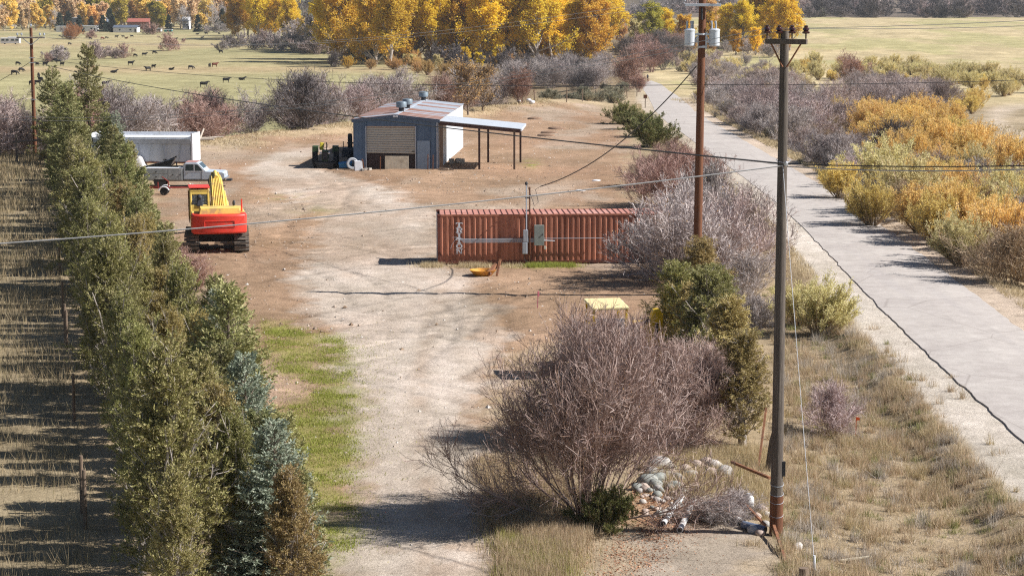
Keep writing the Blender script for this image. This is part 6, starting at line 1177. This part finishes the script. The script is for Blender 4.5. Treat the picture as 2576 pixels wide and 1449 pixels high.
for (u, v, h) in ((1572, 235, 1.5), (1578, 248, 1.7), (1602, 243, 1.1), (1425, 258, 1.9), (1465, 256, 1.6), (1500, 250, 1.5), (1345, 258, 1.5)):
    b = MB(); b.tube([(0, 0, -.2), (rng.uniform(-.15, .25), 0, h)], .07, 7); small('fence_post', b, wood_old, 'wooden post of the old fence at the back of the yard', 'post', G(u, v), 0, 'posts of the back fence')
for (u, v, m_, lab) in ((553, 447, mat('stake_orange', (.70, .40, .28), .7), 'thin orange topped survey stake beyond the truck nose'), (1352, 775, mat('stake_pink', (.80, .30, .36), .7), 'pink ribboned survey stake before the container')):
    b = MB(); b.bar((0, 0, -.05), (.03, 0, .75), .04); b.box((.04, 0, .62), (.09, .02, .22)); small('survey_stake', b, m_, lab, 'stake', G(u, v))
for k, (u, v, L_, a) in enumerate(((510, 356, 2.2, -15), (520, 352, 1.8, 10), (503, 354, 1.5, 70), (545, 350, 1.2, 0), (498, 350, 1.6, 80))):
    b = MB(); b.tube([(-L_ / 2, 0, 0), (0, .03, .02), (L_ / 2, 0, .06 if k != 2 else .9)], [.11, .10, .08], 8); small('log', b, mat('barkless_log', (.52, .45, .38), .85, 0, .2, 4), 'pale barkless log dumped behind the box trailer', 'log', G(u, v) + Vector((0, 0, .12)), R(a), 'pale logs behind the trailer')
for k, (u, v) in enumerate(((1305, 257), (1330, 258), (1338, 262))):
    o = obj('refuse_sack', rock_me[k], None, G(u, v) + Vector((0, 0, .2))); o.scale = (.35, .3, .35); o.material_slots[0].link = 'OBJECT'; o.material_slots[0].material = white_p; tag(o, 'white refuse sack at the foot of the reddish bush', 'sack', 'white sacks')
for k, (u, v) in enumerate(((1380, 335), (1400, 325), (1345, 300), (1372, 342), (1850 - 390, 480), (1500, 455), (1280, 560))):
    o = obj('dirt_mound', rock_me[(k * 2) % 6], None, G(u, v)); o.scale = (.9, .7, .35) if k < 4 else (.35, .3, .12); o.material_slots[0].link = 'OBJECT'; o.material_slots[0].material = mat('mound_earth', (.24, .155, .105), .95, 0, .3, 3, bmp=.6) if k < 4 else white_p; tag(o, 'heap of dark earth dug up behind the carport' if k < 4 else 'scrap of pale rubbish lying on the bare dirt', 'mound' if k < 4 else 'rubbish', 'earth heaps' if k < 4 else 'rubbish scraps')

# ---------------------------------------------------------------- cows and a walker
def skin_mesh(name, verts, edges, radii, m, root=0):
    me = bpy.data.meshes.new(name); me.from_pydata(verts, edges, []); o = bpy.data.objects.new(name, me); C.objects.link(o)
    md = o.modifiers.new('s', 'SKIN'); sv = me.skin_vertices[0].data
    for i, r in enumerate(radii): sv[i].radius = r if isinstance(r, tuple) else (r, r); sv[i].use_root = i == root
    o.modifiers.new('u', 'SUBSURF').levels = 1; bpy.context.view_layer.update()
    out = bpy.data.meshes.new_from_object(o.evaluated_get(bpy.context.evaluated_depsgraph_get())); bpy.data.objects.remove(o); out.materials.clear(); out.materials.append(m)
    out.polygons.foreach_set('use_smooth', np.ones(len(out.polygons), bool)); return out
cow_b = mat('cow_black', (.014, .012, .013), .7, 0, .2, 3); cow_r = mat('cow_red', (.14, .035, .018), .7, 0, .2, 3)
def cow_me(pose):
    hz = {'stand': 1.45, 'graze': .42, 'lie': 1.0}[pose]; dz = -.62 if pose == 'lie' else 0; z0 = 1.05 + dz
    V = [(-.75, 0, z0), (-.25, 0, z0 - .05), (.3, 0, z0 - .05), (.72, 0, z0 + .02), (1.0, 0, (z0 + hz) / 2 + (.1 if pose != 'graze' else .12)), (1.22, 0, hz + .05), (1.52, 0, hz - .16), (-.95, 0, z0 + .05)]
    E = [(0, 1), (1, 2), (2, 3), (3, 4), (4, 5), (5, 6), (0, 7)]; Rr = [.36, .42, .42, .36, .22, .15, .09, .12]
    for x, par in ((-.72, 0), (.62, 3)):
        for s in (-1, 1):
            k = len(V)
            if pose == 'lie': V += [(x, s * .30, .30), (x + .35, s * .42, .12)]; Rr += [.13, .08]
            else: V += [(x, s * .22, .70), (x + (-.06 if x < 0 else .0), s * .22, .36), (x, s * .22, .02)]; Rr += [.14, .08, .06]
            E += [(par, k)] + [(k + i, k + i + 1) for i in range(len(V) - k - 1)]
    return skin_mesh('cow_' + pose, V, E, Rr, cow_b, 1)
COW = {p_: cow_me(p_) for p_ in ('stand', 'graze', 'lie')}
cows = [(180, 660, 'g'), (145, 757, 'g'), (215, 727, 'g'), (322, 862, 'g'), (378, 858, 's'), (390, 787, 's'), (410, 824, 's'), (375, 668, 's'), (455, 668, 's'), (545, 628, 's'), (590, 642, 's'), (625, 667, 's'), (700, 457, 'g'), (643, 516, 's'), (935, 446, 'l'), (908, 402, 'g'), (1030, 402, 'G'), (1072, 394, 'g'), (1240, 382, 's'), (1172, 386, 's'), (1270, 393, 'L'), (1328, 380, 's'), (1360, 576, 'g'), (1452, 570, 's'), (1555, 549, 'g'), (1315, 662, 's'), (1490, 718, 's'), (1545, 692, 's'), (1143, 737, 'l'), (930, 697, 'G'), (1722, 708, 'l'), (1922, 702, 'g'), (2110, 682, 's'), (2160, 677, 'S'), (2050, 882, 's'), (2275, 836, 's'), (2432, 809, 'l'), (1060, 872, 's'), (1845, 420, 's'), (1765, 411, 's'), (1660, 411, 's'), (2035, 386, 'l'), (2075, 353, 's'), (2205, 352, 'g'), (1985, 352, 'l'), (3096, 812, 'l'), (2222, 540, 's')]
for (x, y_, k_) in cows:
    pose = {'s': 'stand', 'g': 'graze', 'l': 'lie'}[k_.lower()]; rd = k_.isupper(); o = obj('cow', COW[pose], None, G(x * .25, y_ * .25), rng.choice([0, math.pi]) + rng.normal(0, .5)); s_ = rng.uniform(.82, .98); o.scale = (s_, s_, s_)
    if rd: o.material_slots[0].link = 'OBJECT'; o.material_slots[0].material = cow_r
    w_ = {'stand': 'standing in the open pasture', 'graze': 'grazing with its head down in the pasture', 'lie': 'lying down in the pasture'}[pose]
    tag(o, f'{"reddish brown" if rd else "black"} cow {w_}', 'cow', f'{"red" if rd else "black"} cows {pose}')
pv = [(0, 0, .95), (0, 0, 1.2), (0, 0, 1.42), (0, -.02, 1.55), (0, -.03, 1.68), (-.10, .02, .88), (-.11, .16, .5), (-.11, .05, .06), (.10, .02, .88), (.11, -.12, .5), (.11, -.2, .06), (-.20, 0, 1.40), (-.26, -.05, 1.12), (-.24, -.2, .9), (.20, 0, 1.40), (.26, .05, 1.12), (.24, -.08, .88), (-.11, -.1, .04), (.11, -.36, .04)]
pe_ = [(0, 1), (1, 2), (2, 3), (3, 4), (0, 5), (5, 6), (6, 7), (0, 8), (8, 9), (9, 10), (2, 11), (11, 12), (12, 13), (2, 14), (14, 15), (15, 16), (7, 17), (10, 18)]
pm = skin_mesh('person', pv, pe_, [.15, .15, .15, .06, .11, .10, .075, .05, .10, .075, .05, .07, .055, .04, .07, .055, .04, .045, .045], mat('dark_clothes', (.035, .04, .06), .8), 0)
pp = G(1629, 205); tag(obj('person', pm, None, pp + Vector((0, 0, .03)), R(10)), 'distant walker in dark clothes on the trail beside the rust tree', 'person')

# ---------------------------------------------------------------- far houses
def house(u0, u1, vb, vt, wall, roofm, label, name='house', depth=9, flat=False, win=3, dY=0, rise=None, door=True):
    p0 = G((u0 + u1) / 2, vb); Y = p0.y + dY; s = FPX / Y; w = (u1 - u0) / s; h = (vb - vt) / s; x0 = (u0 - 1288) / FPX * Y; z = float(terr(x0 + w / 2, Y)); o = thing(name, label, 'building', (x0, Y, z)); hw_ = h if flat else h * .68; rise = h - hw_ if rise is None else rise
    b = MB(); b.box((w / 2, depth / 2, hw_ / 2), (w, depth, hw_)); b.build('wall', wall, o)
    if flat: b = MB(); b.box((w / 2, depth / 2, hw_ + .12), (w + .6, depth + .6, .24)); b.build('roof', roofm, o)
    else: b = MB(); b.extr([(-.4, -.5, hw_), (-.4, depth / 2, hw_ + rise), (-.4, depth + .5, hw_), (-.4, depth + .5, hw_ - .15), (-.4, depth / 2, hw_ + rise - .2), (-.4, -.5, hw_ - .15)], (w + .8, 0, 0)); b.build('roof', roofm, o)
    for k in range(win):
        x = w * (k + .6) / (win + .2); b = MB(); b.box((x, -.03, hw_ * .55), (1.3, .08, 1.1)); f = b.build('window', white_p, o); b = MB(); b.box((x, -.08, hw_ * .55), (1.1, .03, .9)); b.build('pane', glass, f)
    if door: b = MB(); b.box((w * .93, -.03, 1.05), (.95, .08, 2.1)); b.build('door', dark_metal, o)
    return o
hw_white = mat('house_white', (.66, .66, .68), .7, 0, .08, .5); hw_grey = mat('house_grey', (.13, .16, .21), .7, 0, .15, .5); hw_red = mat('house_red', (.30, .13, .11), .7, 0, .15, .5); hr_dk = mat('roof_dark', (.10, .12, .16), .7, 0, .15, .5); hr_lt = mat('roof_light', (.62, .63, .66), .6, 0, .08, .5); hr_red = mat('roof_red', (.36, .12, .09), .7)
house(190, 277, 78, 50, hw_grey, hr_lt, 'long dark grey flat building behind the far spruces', 'long_building', 14, True, 9, 40)
house(150, 179, 81, 67, hw_white, hr_lt, 'plain pale block building at the far pasture edge', 'block_building', 8, True, 1, -5, None, False)
house(208, 250, 80, 66, hw_white, hr_lt, 'low white building between two far spruces', 'white_building', 8, True, 2, -5)
house(293, 352, 82, 64, hw_white, hr_dk, 'white barn with dark pitched roof at the far pasture', 'barn', 10, False, 2, -10)
house(328, 383, 76, 50, hw_red, hr_red, 'reddish two storey house with red roof beyond the barn', 'red_house', 10, False, 4, 25)
house(375, 411, 80, 72, hw_white, hr_lt, 'low white shed right of the reddish house', 'white_shed', 6, True, 3, -10)
house(466, 482, 78, 47, hw_white, hr_lt, 'tall narrow white house among yellow far trees', 'white_house', 8, False, 2, 30)
house(520, 580, 76, 70, hw_white, hr_lt, 'long low white building behind grey far bushes', 'low_building', 6, True, 5, 0)
house(420, 438, 80, 75, mat('teal_wall', (.05, .30, .30), .6), hr_lt, 'small teal shed at the far pasture edge', 'teal_shed', 4, True, 1, -12)
p = G(27, 112); o = thing('camper_van', 'white camper parked at the left end of the far pasture', 'camper', p); b = MB(); b.box((0, 0, 1.6), (8.6, 2.5, 2.5)); b.box((1.0, 0, 3.0), (4.0, 2.2, .5)); b.build('body', hw_white, o, .15)
for x in (-3.1, -1.2, 1.2, 3.1): b = MB(); b.box((x, -1.27, 1.9), (1.3, .05, .8)); b.build('window', glass, o)
for x in (-2.4, 2.4): wheel(o, (0, 0, 0), .4, .25).matrix_local = Matrix.Translation((x, -1.1, .4)) @ Matrix.Rotation(R(90), 4, 'Z')

# ---------------------------------------------------------------- the air itself: thin even haze round the whole place
b = MB(); b.box((0, 4535, 140), (10400, 9200, 308)); hz_m = bpy.data.materials.new('haze_air'); hz_m.use_nodes = True; nt = hz_m.node_tree; nt.nodes.clear()
vo = nt.nodes.new('ShaderNodeVolumePrincipled'); vo.inputs['Density'].default_value = .00007; vo.inputs['Color'].default_value = (.93, .96, 1, 1); vo.inputs['Anisotropy'].default_value = .2; ou = nt.nodes.new('ShaderNodeOutputMaterial'); nt.links.new(vo.outputs[0], ou.inputs['Volume'])
tag(b.build('haze', hz_m), 'thin pale haze over the valley', 'haze', kind='stuff')

# ---------------------------------------------------------------- small sets of look-alikes: say which one, counted from a landmark
LM = {'metal shed': SH.location, 'red container': CT.location + Vector((6, 1, 0)), 'excavator': EX.location, 'backhoe': BK.location, 'box trailer': BT.location, 'grey utility pole': GPO.location, 'brown transformer pole': BPO.location, 'trail sign': SG.location, 'white barn': bpy.data.objects['barn'].location, 'white camper': bpy.data.objects['camper_van'].location}
ORD = ['closest', 'second closest', 'third closest', 'fourth closest', 'fifth closest', 'sixth closest', 'seventh closest', 'eighth closest', 'ninth closest', 'tenth closest', 'eleventh closest', 'twelfth closest', 'thirteenth closest', 'fourteenth closest']
sets_ = {}
for o in sc.objects:
    if o.parent is None and o.get('group') and o.get('label'): sets_.setdefault((o['label'], o['group']), []).append(o)
for (lab, grp), os_ in sets_.items():
    if not 2 <= len(os_) <= 14: continue
    c = sum((o.location for o in os_), Vector()) / len(os_)
    names = [n_ for n_ in LM if not any(w_ in lab for w_ in n_.split()[-1:])] or list(LM)
    n_ = min(names, key=lambda q: (LM[q] - c).length); os_.sort(key=lambda o: (o.location - LM[n_]).length)
    for o, w_ in zip(os_, ORD):
        L_ = f'{lab}, {w_} to the {n_}'
        if len(L_.split()) > 16: L_ = ' '.join(lab.split()[:16 - len(f'{w_} to the {n_}'.split())]) + f', {w_} to the {n_}'
        o['label'] = L_
